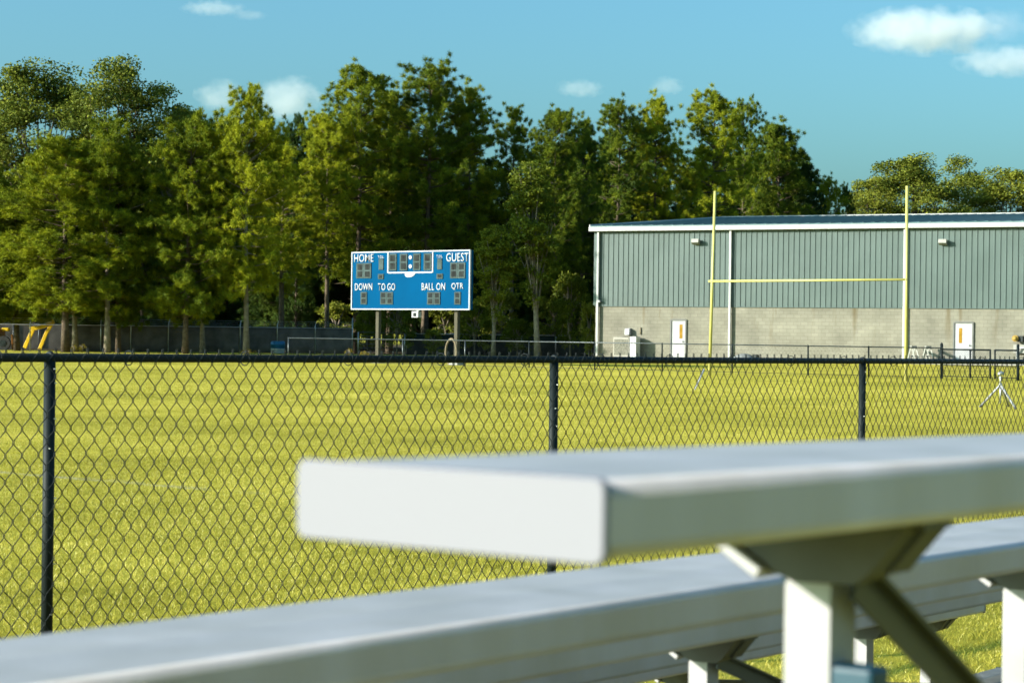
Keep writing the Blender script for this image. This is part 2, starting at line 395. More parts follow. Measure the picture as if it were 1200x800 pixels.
grass('grass', 'mown turf running out to the far end of the field', far, [grass_patch(i, 14000, 4.0, (0.007, 0.012), (0.014, 0.036)) for i in (5, 6)], 8)

# ------------------------------------------------------------------ near chain-link fence
FD = Vector((0.623, 0.7825, 0)); FN = Vector((0.7825, -0.623, 0))    # along the fence, towards the camera's side
FP0 = G(54.5, 7.515); PITCH_F = 3.05
def rail_z(s): return 1.231 - 0.0046 * s
def chain_mesh(p0, d, nrm, L0, L1, ztop, zbot, w=0.074, h=0.095, r=0.0020, sides=5, twist=0.0085):
    V, Fq = [], []
    ang = [2 * math.pi * k / sides + 0.3 for k in range(sides)]
    j0, j1 = int(math.floor(L0 / (w / 2))), int(math.ceil(L1 / (w / 2)))
    rows = int((max(ztop(L0), ztop(L1)) - zbot) / (h / 2))
    for j in range(j0, j1):
        path = []
        for k in range(rows + 1):
            col = j if (j + k) % 2 == 0 else j + 1
            s_ = col * w / 2; side = 1 if col == j else -1
            zt = ztop(s_); z = zt - k * h / 2
            s_ -= side * 0.0012 * -1
            jit = 0.0009 * math.sin(j * 12.9 + k * 78.2)
            c = p0 + d * (s_ + jit) + nrm * (0.0022 * side) + Z3 * (z + jit)
            path.append(c + Z3 * twist); path.append(c - Z3 * twist)
        b = len(V)
        for i, p in enumerate(path):
            t = (path[min(i + 1, len(path) - 1)] - path[max(i - 1, 0)]).normalized()
            u = (nrm - t * nrm.dot(t)).normalized(); v = t.cross(u)
            for a in ang: V.append(p + u * (r * math.cos(a)) + v * (r * math.sin(a)))
        for i in range(len(path) - 1):
            for k in range(sides):
                a0 = b + i * sides + k; a1 = b + i * sides + (k + 1) % sides
                Fq += [a0, a1, a1 + sides, a0 + sides]
    return np_mesh('chain_link_mesh', [tuple(v) for v in V], Fq, 4, True)
fence = thing('chain_link_fence', FP0, 'black chain-link fence with round posts running along the near side of the field', 'fence')
LO, HI = -1, 4
for pnl in range(LO, HI):
    me = chain_mesh(FP0 + FN * 0.030, FD, FN, pnl * PITCH_F, (pnl + 1) * PITCH_F, lambda s: rail_z(s) + 0.028, 0.03)
    me.transform(Matrix.Translation(-FP0)); link('chain_link_mesh', me, 'black_vinyl', fence, org=FP0)
MB().tube([FP0 + FD * (LO * PITCH_F) + Z3 * rail_z(LO * PITCH_F), FP0 + FD * (HI * PITCH_F) + Z3 * rail_z(HI * PITCH_F)], 0.0165, 12).build('top_rail', 'black_vinyl', fence)
for k in range(LO, HI):          # wire ties holding the mesh to the rail
    for q in range(5):
        s_ = (k + 0.12 + q * 0.2) * PITCH_F
        MB().ring(FP0 + FD * s_ + FN * 0.008 + Z3 * rail_z(s_), 0.028, 0.0022, (FN, Z3), 12, 5).build('rail_tie', 'black_vinyl', fence)
for k in range(LO, HI + 1):
    b = FP0 + FD * (k * PITCH_F) - FN * 0.003; zt = rail_z(k * PITCH_F)
    p = MB().tube([b, b + Z3 * (zt - 0.006)], 0.0215, 16)
    p.ring(b + Z3 * zt, 0.017, 0.009, (FN, Z3), 14, 8)
    p = p.build('post', 'black_vinyl', fence)
    rr = random.Random(k + 5)
    for zz in (zt - 0.05, zt - 0.11, zt - 0.24, zt - 0.33, zt - 0.52, zt - 0.74, zt - 0.93):
        MB().box(b + FN * 0.024 + FD * rr.uniform(-0.014, 0.014) + Z3 * (zz + rr.uniform(-.02, .02)), (0.010, 0.004, 0.004), (FD, FN, Z3)).build('wire_tie', 'silver_tie', p, origin=FP0)
    ORIG[p.name] = FP0

# ------------------------------------------------------------------ bleacher
BD = Vector((0.6038, 0.7971, 0)); BB = Vector((-0.7971, 0.6038, 0)); TILT = 0.0147
def BL(t, b, z): return BD * t + BB * b + Z3 * z
rows = [(b, h + 0.01114 * b) for b, h in ((0.665, 0.062), (1.277, 0.2535), (1.895, 0.4325), (2.505, 0.6195), (3.115, 0.8075))]
T0, T1, PW, PH = 0.9706, 6.98, 0.237, 0.047
bl = thing('bleacher', BL(1.5, 2.0, 0), 'small five-row aluminium bleacher with white end caps beside the black fence', 'bleacher')
def plank_profile(bf, w, h, r=0.010, inset=0.0):
    pts = []
    def arc(cb, cz, a0, a1):
        for i in range(6):
            a = a0 + (a1 - a0) * i / 5; pts.append((cb + r * math.cos(a), cz + r * math.sin(a)))
    arc(bf + r, -r, math.pi, math.pi / 2)                      # front top edge (towards the camera)
    for q in range(1, 10):                                     # shallow ribs along the top
        fr_, zz_ = ((0.10, 0), (0.20, 0), (0.30, .0001), (0.40, .0006), (0.47, .0011), (0.53, .0011), (0.60, .0006), (0.70, .0001), (0.9, 0))[q - 1]
        pts.append((bf + r + (w - 2 * r) * fr_, zz_))
    arc(bf + w - r, -r, math.pi / 2, 0)
    arc(bf + w - r, -h + r, 0, -math.pi / 2)
    arc(bf + r, -h + r, -math.pi / 2, -math.pi)
    return pts
def plank(bf, hh, name, t0, t1, w=PW, h=PH, m='aluminium'):
    o = MB(); rings = []
    prof = plank_profile(bf, w, h)
    for t in (t0, t0 + 1.5, t0 + 3, t0 + 4.5, t1):
        rings.append([o.bm.verts.new(BL(t, b, EYE - hh - TILT * t + z)) for b, z in prof])
    n = len(prof)
    for A, B in zip(rings, rings[1:]):
        for i in range(n):
            f = o.bm.faces.new((A[i], A[(i + 1) % n], B[(i + 1) % n], B[i]))
            f.smooth = (Vector(prof[i]) - Vector(prof[(i + 1) % n])).length < 0.006
    o.bm.faces.new(rings[0]); o.bm.faces.new(rings[-1][::-1])
    p = o.build(name, m, bl)
    for t, s in ((t0, -1), (t1, 1)):
        c = MB(); r = 0.007; e = 0.0018; a = []
        z0 = EYE - hh - TILT * t
        for cb, cz, a0 in ((bf - e + r, e - r, math.pi), (bf + w + e - r, e - r, math.pi / 2), (bf + w + e - r, -h - e + r, 0), (bf - e + r, -h - e + r, -math.pi / 2)):
            for i in range(6):
                q = a0 - math.pi / 2 * i / 5; a.append((cb + r * math.cos(q), cz + r * math.sin(q)))
        lay = [(0.0005 * s, 1.0), (0.0035 * s, 1.0), (0.0055 * s, 0.985)]
        cb, cz = bf + w / 2, -h / 2; rg = []
        for dt, sc_ in lay:
            k = 0.0015 if sc_ < 1 else 0
            rg.append([c.bm.verts.new(BL(t + dt, b - math.copysign(k, b - cb), z0 + z - math.copysign(k, z - cz))) for b, z in a])
        for A, B in zip(rg, rg[1:]):
            for i in range(len(a)):
                f = c.bm.faces.new((A[i], A[(i + 1) % len(a)], B[(i + 1) % len(a)], B[i])); f.smooth = True
        c.bm.faces.new(rg[-1]); c.bm.faces.new(rg[0][::-1])
        c.build('end_cap', 'cap_white', p, origin=ORIG[bl.name])
    return p
for i, (bf, hh) in enumerate(rows):
    plank(bf, hh, 'seat_plank', T0, T1 + (0.0 if i else 0.0), m='aluminium' if i < 2 else 'aluminium')
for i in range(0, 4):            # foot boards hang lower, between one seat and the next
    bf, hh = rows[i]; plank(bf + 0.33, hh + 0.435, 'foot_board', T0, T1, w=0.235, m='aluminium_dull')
frames_t = (1.42, 3.24, 5.06, 6.74)
for ft in frames_t:
    fr = MB()
    fr.box(BL(ft + 0.03, 2.1, 0.03), (2.9, 0.05, 0.05), (BB, BD, Z3), 0.003)
    fr.build('frame_rail', 'aluminium_dull', bl)
    for i, (bf, hh) in enumerate(rows):
        zb = EYE - hh - TILT * ft - PH; bc = bf + 0.116
        p = MB()                  # L-section upright, its web facing the bench end
        p.box(BL(ft, bc, (zb - 0.03) / 2), (0.040, 0.004, zb - 0.03), (BB, BD, Z3))
        p.box(BL(ft + 0.021, bc - 0.018, (zb - 0.03) / 2), (0.004, 0.038, zb - 0.03), (BB, BD, Z3))
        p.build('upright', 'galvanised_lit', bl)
        q = MB()                  # seat bracket: gusset plate with a turned edge
        poly = [(bf + 0.216, 0), (bf + 0.024, 0), (bf + 0.058, -0.042), (bf + 0.070, -0.050), (bf + 0.120, -0.052), (bf + 0.148, -0.044)]
        q.prism([BL(ft - 0.014, b, zb - 0.001 + z) for b, z in poly], BD * 0.05)
        e0, e1 = BL(ft - 0.012, bf + 0.222, zb - 0.004), BL(ft - 0.012, bf + 0.148, zb - 0.048)
        ax = (e1 - e0).normalized(); fl_ = MB().box((e0 + e1) / 2 + BD * 0.011, ((e1 - e0).length, 0.044, 0.011), (ax, BD, ax.cross(BD)), 0.002)
        e0, e1 = BL(ft + 0.004, bf + 0.022, zb - 0.002), BL(ft + 0.004, bf + 0.057, zb - 0.043)
        ax = (e1 - e0).normalized(); q.box((e0 + e1) / 2 + BD * 0.03, ((e1 - e0).length, 0.036, 0.005), (ax, BD, ax.cross(BD)))
        q.box(BL(ft + 0.024, bf + 0.118, zb - 0.004), (0.20, 0.05, 0.006), (BB, BD, Z3))
        q = q.build('seat_bracket', 'bracket_metal', bl)
        fl_.build('bracket_flange', 'galvanised_lit', q, origin=ORIG[bl.name])  # paler metal paints in the sun caught by the turned edge
for i in (0, 2, 4):
    for k in range(3):
        bf, hh = rows[i]; ta, tb = frames_t[k], frames_t[k + 1]
        a = BL(ta + 0.01, bf + 0.080, EYE - hh - PH - TILT * ta - 0.05); b = BL(tb, bf + 0.080, 0.10)
        if b.z > a.z - 0.2: continue
        ax = (b - a).normalized()
        br = MB().box((a + b) / 2, ((b - a).length, 0.004, 0.030), (ax, BB, ax.cross(BB)))
        br.box((a + b) / 2 + ax.cross(BB) * 0.013 - BB * 0.006, ((b - a).length, 0.012, 0.004), (ax, BB, ax.cross(BB)))
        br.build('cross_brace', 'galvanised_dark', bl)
bf, hh = rows[0]; zt = EYE - hh - PH - TILT * 1.42
MB().box(BL(1.435, bf + 0.080, zt - 0.128), (0.040, 0.03, 0.022), (BB, BD, Z3), 0.004).build('brace_clip', 'sky_reflection_blue', bl)  # its blue imitates sky mirrored on bare metal
MB().tube([BL(1.43, bf + 0.074, zt - 0.155), BL(1.405, bf + 0.074, zt - 0.155)], 0.010, 10).build('bolt', 'galvanised_lit', bl)

# ------------------------------------------------------------------ goal posts
def zline(k, x): return k / (x + 2416.0)
gp_k = 64 * (1062 + 2416)
gl_, gr_ = G(831.5, zline(gp_k, 831.5)), G(1061.5, zline(gp_k, 1061.5))
gp = thing('goal_post', (gl_ + gr_) / 2, 'tall yellow H-shaped football goal post standing in front of the long building', 'goal post')
lt = P(838, 224, gl_.y); rt = P(1063, 218, gr_.y)
MB().tube([gl_, lt], [0.054, 0.046], 12).build('upright', 'yellow_paint', gp)
MB().tube([gr_, rt], [0.054, 0.046], 12).build('upright', 'yellow_paint', gp)
cl = P(833.5, 329.5, gl_.y); cr = P(1061.5, 327.5, gr_.y); dd = (cr - cl).normalized()
MB().tube([cl - dd * 0.10, cr + dd * 0.06], 0.038, 10).build('crossbar', 'yellow_paint', gp)
b = G(814, 51.0); MB().tube([b, P(825, 433, 51.3)], 0.022, 8)\
    .ball(P(825, 433, 51.3), 0.026, 1).build('marker_stake', 'white_paint', origin=b)
tag(bpy.data.objects['marker_stake'], 'short white marker stake leaning on the turf beside the goal post', 'stake')

# ------------------------------------------------------------------ scoreboard
sb_k = 86 * (480 + 2416)
S0 = G(412.3, zline(sb_k, 412.3)); S1 = G(551.3, zline(sb_k, 551.3)); SW = (S1 - S0).normalized(); SN = Vector((SW.y, -SW.x, 0))
if SN.y > 0: SN = -SN
def sbp(x, y):
    s, z = plane_hit(S0, SW, x, y); return s, z
s_l, z_t = sbp(412.3, 294.8); s_r, _ = sbp(551.3, 293); _, z_b = sbp(480, 363); _, z_t = sbp(480, 294)
SC = S0 + SW * ((s_l + s_r) / 2)
sb = thing('scoreboard', SC, 'blue football scoreboard with white lettering on two tan steel posts', 'scoreboard')
def SP(s, z, off=0.0): return S0 + SW * s + SN * off + Z3 * z
AX = (SW, SN, Z3)
MB().box(SP((s_l + s_r) / 2, (z_t + z_b) / 2, -0.11), (s_r - s_l - 0.02, 0.2, z_t - z_b - 0.02), AX, 0.01).build('cabinet', 'board_blue', sb)
fr = MB(); bw = 0.05
for (a, b_, c_, d_) in ((s_l, s_r, z_t - bw, z_t), (s_l, s_r, z_b, z_b + bw), (s_l, s_l + bw, z_b + bw, z_t - bw), (s_r - bw, s_r, z_b + bw, z_t - bw)):
    fr.box(SP((a + b_) / 2, (c_ + d_) / 2, -0.02), (b_ - a, 0.08, d_ - c_), AX)
fr.build('border', 'board_white', sb)
def rect_px(mb, x0, y0, x1, y1, off, th):
    a, zt_ = sbp(x0, y0); b_, zb_ = sbp(x1, y1)
    mb.box(SP((a + b_) / 2, (zt_ + zb_) / 2, off + th / 2), (abs(b_ - a), th, abs(zt_ - zb_)), AX); return mb
def digit(x0, y0, x1, y1, split=True):
    p = rect_px(MB(), x0, y0, x1, y1, -0.006, 0.030).build('digit_panel', 'digit_frame', sb)
    w_, h_ = x1 - x0, y1 - y0; d = MB()
    if split:
        m_ = 0.17 * w_; ym = (y0 + y1) / 2
        rect_px(d, x0 + m_, y0 + m_ * 1.1, x1 - m_, ym - 0.05 * h_, 0.026, 0.006); rect_px(d, x0 + m_, ym + 0.05 * h_, x1 - m_, y1 - m_ * 1.1, 0.026, 0.006)
    else: rect_px(d, x0 + 0.9, y0 + 0.9, x1 - 0.9, y1 - 0.9, 0.026, 0.006)
    d.build('digit_face', 'digit_dark', p, origin=SC)
for q in ((418, 308.4, 426.2, 326), (426.6, 308.2, 435, 326), (456.4, 297.4, 464.8, 317), (469, 297.3, 477.4, 317), (484.4, 297, 492.8, 316.6), (497, 296.8, 505.4, 316.6),
          (528, 307.6, 536.4, 326), (536.9, 307.5, 545.2, 326), (423, 342, 430, 356.6), (446, 342, 453, 356.6), (453.4, 342, 460.4, 356.6),
          (501, 342, 508.2, 356.8), (508.7, 342, 515.8, 356.8), (532.8, 342, 539.8, 356.8)): digit(*q)
for q in ((444.2, 303.2, 449.4, 316), (512.8, 303, 518, 315.6)):
    rect_px(MB(), *q, -0.006, 0.030).build('timeout_panel', 'digit_frame', sb)
for q in ((443.4, 321, 449.6, 327), (512, 320.6, 519, 326.6)):
    p = rect_px(MB(), *q, -0.006, 0.03).build('possession_lamp', 'digit_frame', sb)
    rect_px(MB(), q[0] + 1.4, q[1] + 1.3, q[2] - 1.4, q[3] - 1.3, 0.026, 0.006).build('lamp_lens', 'digit_dark', p, origin=SC)
cf = MB()
rect_px(cf, 454.2, 295.9, 455.2, 319.8, 0, 0.012); rect_px(cf, 506.6, 295.3, 507.6, 319.4, 0, 0.012); rect_px(cf, 455.25, 318.8, 506.55, 319.8, 0, 0.012)
cf.build('clock_outline', 'board_white', sb)
cd = MB()
for yy in (301.6, 312.2):
    s_, z_ = sbp(481, yy); cd.tube([SP(s_, z_, -0.005), SP(s_, z_, 0.014)], 0.085, 16)
cd.build('clock_colon', 'board_white', sb)
lg = MB(); pts = [sbp(x, y) for x, y in ((474.4, 320.4), (486.8, 320.1), (485.3, 322.6), (482.6, 324.3), (478.2, 324.9), (475.6, 324.2), (474.6, 322.3))]
lg.prism([SP(s, z, -0.004) for s, z in pts], SN * 0.014).build('team_emblem', 'board_white', sb)
def lettering(txt, x0, x1, y0, y1, bold=0.006):
    cu = bpy.data.curves.new('lettering', 'FONT'); cu.body = txt; cu.offset = bold; cu.extrude = 0.0; cu.resolution_u = 3; cu.space_character = 1.03
    o = bpy.data.objects.new('lettering_curve', cu); C.objects.link(o); bpy.context.view_layer.update()
    me = bpy.data.meshes.new_from_object(o.evaluated_get(bpy.context.evaluated_depsgraph_get()))
    bpy.data.objects.remove(o); bpy.data.curves.remove(cu)
    co = np.array([v.co[:] for v in me.vertices]); mn, mx = co.min(0), co.max(0)
    a, zt_ = sbp(x0, y0); b_, zb_ = sbp(x1, y1)
    bm = bmesh.new(); bm.from_mesh(me); bpy.data.meshes.remove(me)
    for v in bm.verts:
        u = (v.co.x - mn[0]) / (mx[0] - mn[0]); t = (v.co.y - mn[1]) / (mx[1] - mn[1])
        v.co = SP(a + (b_ - a) * u, zb_ + (zt_ - zb_) * t, 0.004)
    r = bmesh.ops.extrude_face_region(bm, geom=bm.faces[:])
    bmesh.ops.translate(bm, verts=[v for v in r['geom'] if isinstance(v, bmesh.types.BMVert)], vec=SN * 0.010)
    q = MB(); q.bm.free(); q.bm = bm; q.build('lettering', 'board_white', sb)
lettering('HOME', 415.4, 438.0, 298.0, 306.8); lettering('GUEST', 523.2, 549.6, 296.6, 306.2)
lettering('DOWN', 416.2, 436.4, 332.0, 340.2); lettering('TO GO', 443.4, 463.3, 332.0, 340.2)
lettering('BALL ON', 494.4, 521.8, 331.6, 340.0); lettering('QTR', 529.2, 543.2, 331.6, 339.8)
lettering('T.O.L.', 443.0, 450.2, 299.4, 302.6, 0.01); lettering('T.O.L.', 511.8, 519.0, 298.8, 302.0, 0.01)
for x in (437.8, 530.0):
    s_, _ = sbp(x, 390); pb = MB().box(SP(s_, (z_b + 0.25) / 2, -0.30), (0.17, 0.17, z_b + 0.25), AX, 0.008).build('post', 'post_tan', sb)
    MB().box(SP(s_, 0.06, -0.30), (0.45, 0.45, 0.12), AX, 0.02).build('footing', 'concrete', pb, origin=SC)
fr = MB()
for zz in (z_b + 0.3, z_t - 0.4): fr.box(SP((s_l + s_r) / 2, zz, -0.215), (s_r - s_l - 0.3, 0.03, 0.12), AX)
fr.build('cross_beam', 'post_tan', sb)
s0_, z0_ = sbp(482.6, 364.6); s1_, z1_ = sbp(490, 372)
hb = MB().box(SP((s0_ + s1_) / 2, (z0_ + z1_) / 2, -0.1), (s1_ - s0_, 0.22, z0_ - z1_), AX, 0.01); hb.box(SP(s1_ - .08, z0_ + 0.04, -0.1), (0.1, 0.1, 0.12), AX)
hb = hb.build('horn_box', 'white_paint', sb)
MB().box(SP((s0_ + s1_) / 2, (z0_ + z1_) / 2 - 0.01, 0.012), (0.17, 0.01, 0.15), AX).build('horn_grille', 'digit_dark', hb, origin=SC)

# ------------------------------------------------------------------ long metal building
def bh(x, y): return plane_hit(B0, BW, x, y)
LEN, DEP, ZM, ZE, ZR = 42.0, 46.0, 3.04, 7.50, 9.30
NB = -BN                                   # towards the back
def BP(s, z, off=0.0): return B0 + BW * s + BN * off + Z3 * z
bd = thing('metal_building', BP(10, 0), 'long sage-green metal building on a pale block base behind the field', 'building')
BA = (BW, BN, Z3)
# block base with four sides, and door openings left whole (doors stand 3 mm proud)
def block_part():
    bm = bmesh.new(); uvl = bm.loops.layers.uv.new('UVMap')
    cor = [BP(0, 0), BP(LEN, 0), BP(LEN, 0, -DEP), BP(0, 0, -DEP)]; acc = 0
    for i in range(4):
        a, b_ = cor[i], cor[(i + 1) % 4]; l = (b_ - a).length
        f = bm.faces.new([bm.verts.new(v - ORIG[bd.name]) for v in (a, b_, b_ + Z3 * ZM, a + Z3 * ZM)])
        for lp, uv in zip(f.loops, ((acc, 0), (acc + l, 0), (acc + l, ZM), (acc, ZM))): lp[uvl].uv = uv
        acc += l
    me = bpy.data.meshes.new('block_base'); bm.to_mesh(me); bm.free()
    return link('block_base', me, 'block_wall', bd, org=ORIG[bd.name])
block_part()
sd = MB(); rp = 0.305
def siding(p0, d, nrm, length, z0, ztop):
    s_ = 0.0; prof = [(0, 0.0)]
    while s_ + rp <= length:
        c = s_ + rp / 2
        prof += [(c - 0.045, 0.0), (c - 0.020, 0.036), (c + 0.020, 0.036), (c + 0.045, 0.0)]; s_ += rp
    prof.append((length, 0.0))
    lo = [sd.bm.verts.new(p0 + d * a + nrm * (o + 0.03) + Z3 * z0) for a, o in prof]; hi = [sd.bm.verts.new(p0 + d * a + nrm * (o + 0.03) + Z3 * ztop(a)) for a, o in prof]
    for i in range(len(prof) - 1): sd.bm.faces.new((lo[i], lo[i + 1], hi[i + 1], hi[i]))
siding(BP(0, 0), BW, BN, LEN, ZM - 0.04, lambda a: ZE)
gab = lambda a: ZE + (ZR - ZE) * (1 - abs(a - DEP / 2) / (DEP / 2))
siding(BP(0, 0, -DEP), -NB, -BW, DEP, ZM - 0.04, gab)
siding(BP(LEN, 0), NB, BW, DEP, ZM - 0.04, gab)
siding(BP(LEN, 0, -DEP), -BW, NB, LEN, ZM - 0.04, lambda a: ZE)
sd.build('metal_siding', 'sage_metal', bd)
MB().box(BP(LEN / 2, ZM - 0.055, 0.03), (LEN + 0.02, 0.08, 0.03), BA).build('base_flashing', 'sage_metal', bd)
ro = MB(); ov = 0.28
def roof_side(sgn):
    e = [BP(-ov, ZE + 0.0, ov), BP(LEN + ov, ZE + 0.0, ov), BP(LEN + ov, ZR, -DEP / 2), BP(-ov, ZR, -DEP / 2)]
    if sgn < 0: e = [BP(-ov, ZE, -DEP - ov), BP(LEN + ov, ZE, -DEP - ov), BP(LEN + ov, ZR, -DEP / 2), BP(-ov, ZR, -DEP / 2)]
    ro.prism(e, Z3 * 0.07)
    k = 0.4
    while k < LEN:
        a = e[0] + BW * (k + ov) + Z3 * 0.085; b_ = e[3] + BW * (k + ov) + Z3 * 0.085
        ax = (b_ - a).normalized(); ro.box((a + b_) / 2, ((b_ - a).length - 0.3, 0.05, 0.045), (ax, BW, ax.cross(BW))); k += 0.61
roof_side(1); roof_side(-1)
rf = ro.build('roof', 'roof_metal', bd)
MB().box(BP(LEN / 2, ZR + 0.10, -DEP / 2), (LEN + 2 * ov, 0.5, 0.07), BA).build('ridge_cap', 'white_trim', rf, origin=ORIG[bd.name])
for s_ in (-ov - 0.02, LEN + ov + 0.02):
    for o_ in (ov, -DEP - ov):
        a = BP(s_, ZE - 0.02, o_); b_ = BP(s_, ZR - 0.02, -DEP / 2); ax = (b_ - a).normalized()
        MB().box((a + b_) / 2 + Z3 * 0.04, ((b_ - a).length, 0.06, 0.24), (ax, BW, ax.cross(BW))).build('rake_trim', 'white_trim', rf, origin=ORIG[bd.name])
MB().box(BP(LEN / 2, ZE - 0.12, ov + 0.03), (LEN + 2 * ov + 0.1, 0.16, 0.25), BA, 0.02).build('gutter', 'white_trim', bd)
sf = MB().box(BP(LEN / 2, ZE - 0.05, ov / 2 - 0.02), (LEN, ov, 0.02), BA).build('soffit', 'white_trim', bd)
MB().box(BP(0.02, (ZM + ZE) / 2, 0.055), (0.22, 0.07, ZE - ZM), BA).build('corner_trim', 'sage_metal', bd)
for x in (698.2, 856.6, 1060.6):
    s_, _ = bh(x, 340); s_ = max(s_, 0.2)
    dn = MB().box(BP(s_, (ZE - 0.28) / 2 + 0.08, 0.17), (0.12, 0.13, ZE - 0.40), BA, 0.015)
    for zz in (0.7, 2.6, 4.6, 6.4): dn.box(BP(s_, zz, 0.08), (0.05, 0.12, 0.04), BA)
    dn.build('downspout', 'white_trim', bd)
def door(x0, x1, ytop, wx0, wx1, wy0, wy1):
    a, zt_ = bh(x0, ytop); b_, _ = bh(x1, ytop); zt_ = 2.20
    fr = MB(); c = (a + b_) / 2; w_ = b_ - a
    fr.box(BP(a - 0.04, zt_ / 2 + .03, 0.03), (0.08, 0.10, zt_ + 0.06), BA); fr.box(BP(b_ + 0.04, zt_ / 2 + .03, 0.03), (0.08, 0.10, zt_ + 0.06), BA); fr.box(BP(c, zt_ + 0.045, 0.03), (w_ - 0.002, 0.10, 0.09), BA)
    d = MB().box(BP(c, zt_ / 2 + 0.01, 0.012), (w_ - 0.01, 0.045, zt_ - 0.02), BA, 0.004).build('door', 'white_paint', bd)
    fr.build('door_frame', 'door_grey', d, origin=ORIG[bd.name])
    wa, wz = bh(wx0, wy0); wb, wz2 = bh(wx1, wy1)
    MB().box(BP((wa + wb) / 2, (wz + wz2) / 2, 0.037), (abs(wb - wa), 0.012, abs(wz - wz2)), BA).build('door_window', 'amber_glass', d, origin=ORIG[bd.name])
    MB().box(BP(b_ - 0.10, 1.02, 0.045), (0.12, 0.05, 0.03), BA, 0.006).box(BP(b_ - 0.13, 1.02, 0.06), (0.03, 0.03, 0.10), BA).build('handle', 'galvanised_dark', d, origin=ORIG[bd.name])
door(787.4, 803.4, 375, 796.6, 800.0, 380, 396.6); door(1119.0, 1139.6, 379, 1124.0, 1127.6, 384.2, 402)
def wall_lamp(x, y, sc_=1.0):
    s_, z_ = bh(x, y); l = MB().box(BP(s_, z_, 0.12), (0.16 * sc_, 0.18, 0.16 * sc_), BA, 0.02)
    l.prism([BP(s_ - 0.22 * sc_, z_ + 0.16, 0.10), BP(s_ - 0.22 * sc_, z_ + 0.20, 0.42), BP(s_ - 0.22 * sc_, z_ + 0.0, 0.46), BP(s_ - 0.22 * sc_, z_ - 0.12, 0.16)], BW * 0.42 * sc_)
    o = l.build('wall_lamp', 'lamp_housing', bd)
    MB().box(BP(s_, z_ - 0.03, 0.34), (0.30 * sc_, 0.02, 0.12), (BW, (BN - Z3).normalized(), (BN + Z3).normalized())).build('lamp_lens', 'lamp_shell', o, origin=ORIG[bd.name])
wall_lamp(817.4, 284.5); wall_lamp(1106.5, 285)
s_, z_ = bh(703.6, 353); MB().box(BP(s_, z_, 0.16), (0.16, 0.26, 0.14), BA, 0.02).build('security_light', 'white_paint', bd)
s_, z_ = bh(737, 388.5); MB().prism([BP(s_ - .14, z_ - .18, .03), BP(s_ - .14, z_ + .2, .03), BP(s_ - .14, z_ + .16, .30), BP(s_ - .14, z_ - .18, .34)], BW * 0.28).build('wall_vent', 'white_paint', bd)
s_, z_ = bh(751, 383.6); MB().tube([BP(s_, z_ - 0.4, 0.05), BP(s_, z_, 0.05)], 0.03, 8).build('conduit', 'hose_tan', bd)

# air conditioners and other things along the wall
def ac(x0, x1, ytop, label, D0=0.16, D1=0.84, panel=None):
    # x measured on the front face
    Pf = B0 + BN * D1; a, zt_ = plane_hit(Pf, BW, x0, ytop); b_, _ = plane_hit(Pf, BW, x1, ytop)
    o = thing('air_conditioner', BP((a + b_) / 2, 0, (D0 + D1) / 2), label, 'air conditioner', 'air conditioners at the block wall')
    c = (a + b_) / 2
    MB().box(BP(c, (zt_ + 0.10) / 2, (D0 + D1) / 2), (b_ - a, D1 - D0, zt_ - 0.10), BA, 0.02).build('cabinet', 'ac_panel' if panel else 'ac_side', o)
    MB().box(BP(c, 0.05, (D0 + D1) / 2), (b_ - a + 0.2, D1 - D0 + 0.2, 0.1), BA, 0.01).build('plinth', 'concrete', o)
    gsz = (b_ - a) * 0.86
    gr = MB().box(BP(c, zt_ * 0.54, D1 + 0.004), (gsz, 0.012, zt_ * 0.72), BA)
    for k in range(9): gr.box(BP(c, zt_ * 0.2 + zt_ * 0.68 * k / 8, D1 + 0.016), (gsz, 0.012, 0.02), BA)
    if panel: gr.bm.free(); gr = MB().box(BP(c, zt_ * 0.5, D1 + 0.004), (gsz * .7, 0.012, zt_ * 0.5), BA)
    gr.build('grille' if not panel else 'service_panel', 'ac_grille' if not panel else 'ac_panel', o)
    MB().tube([BP(c, zt_ - 0.01, (D0 + D1) / 2), BP(c, zt_ + 0.03, (D0 + D1) / 2)], min(b_ - a, D1 - D0) * 0.40, 18).build('fan_guard', 'ac_grille', o)
ac(718.6, 737.0, 394.8, 'tan louvred air conditioner by the block wall beside the corner downspout')
ac(738.0, 745.4, 394.4, 'narrow white air conditioner cabinet between the louvred unit and the first door', panel=True)
s_, _ = bh(880, 415)
cv = thing('covered_drain_unit', BP(s_, 0, 1.0), 'low grey rounded cover on the turf by the block wall near the middle downspout', 'cover')
MB().ball(BP(s_ - 0.1, 0.0, 0.9), (0.65, 0.45, 0.42), 3).build('cover_shell', 'grey_cover', cv)
MB().box(BP(s_ + 0.55, 0.18, 0.8), (0.25, 0.5, 0.36), BA, 0.05).build('cover_shade', 'shade_dark', cv)  # dark block modelled for the shadow side of the cover
s_, z_ = bh(1191.5, 396.5)
gm = thing('gas_meter', BP(s_, 0, 0.2), 'gas meter with a yellow regulator above a grey box on the block wall', 'meter')
MB().tube([BP(s_, z_, 0.30), BP(s_, z_, 0.46)], 0.17, 16).ball(BP(s_, z_, 0.46), (0.13, 0.13, 0.13), 2).build('regulator', 'regulator_ochre', gm)
MB().box(BP(s_ + 0.24, z_ - 0.02, 0.2), (0.3, 0.3, 0.32), BA, 0.02).build('meter_shade', 'shade_dark', gm)  # dark block put where the regulator throws its shadow
MB().box(BP(s_ + 0.25, z_ - 0.55, 0.12), (0.75, 0.2, 0.45), BA, 0.02).build('meter_box', 'lamp_housing', gm)
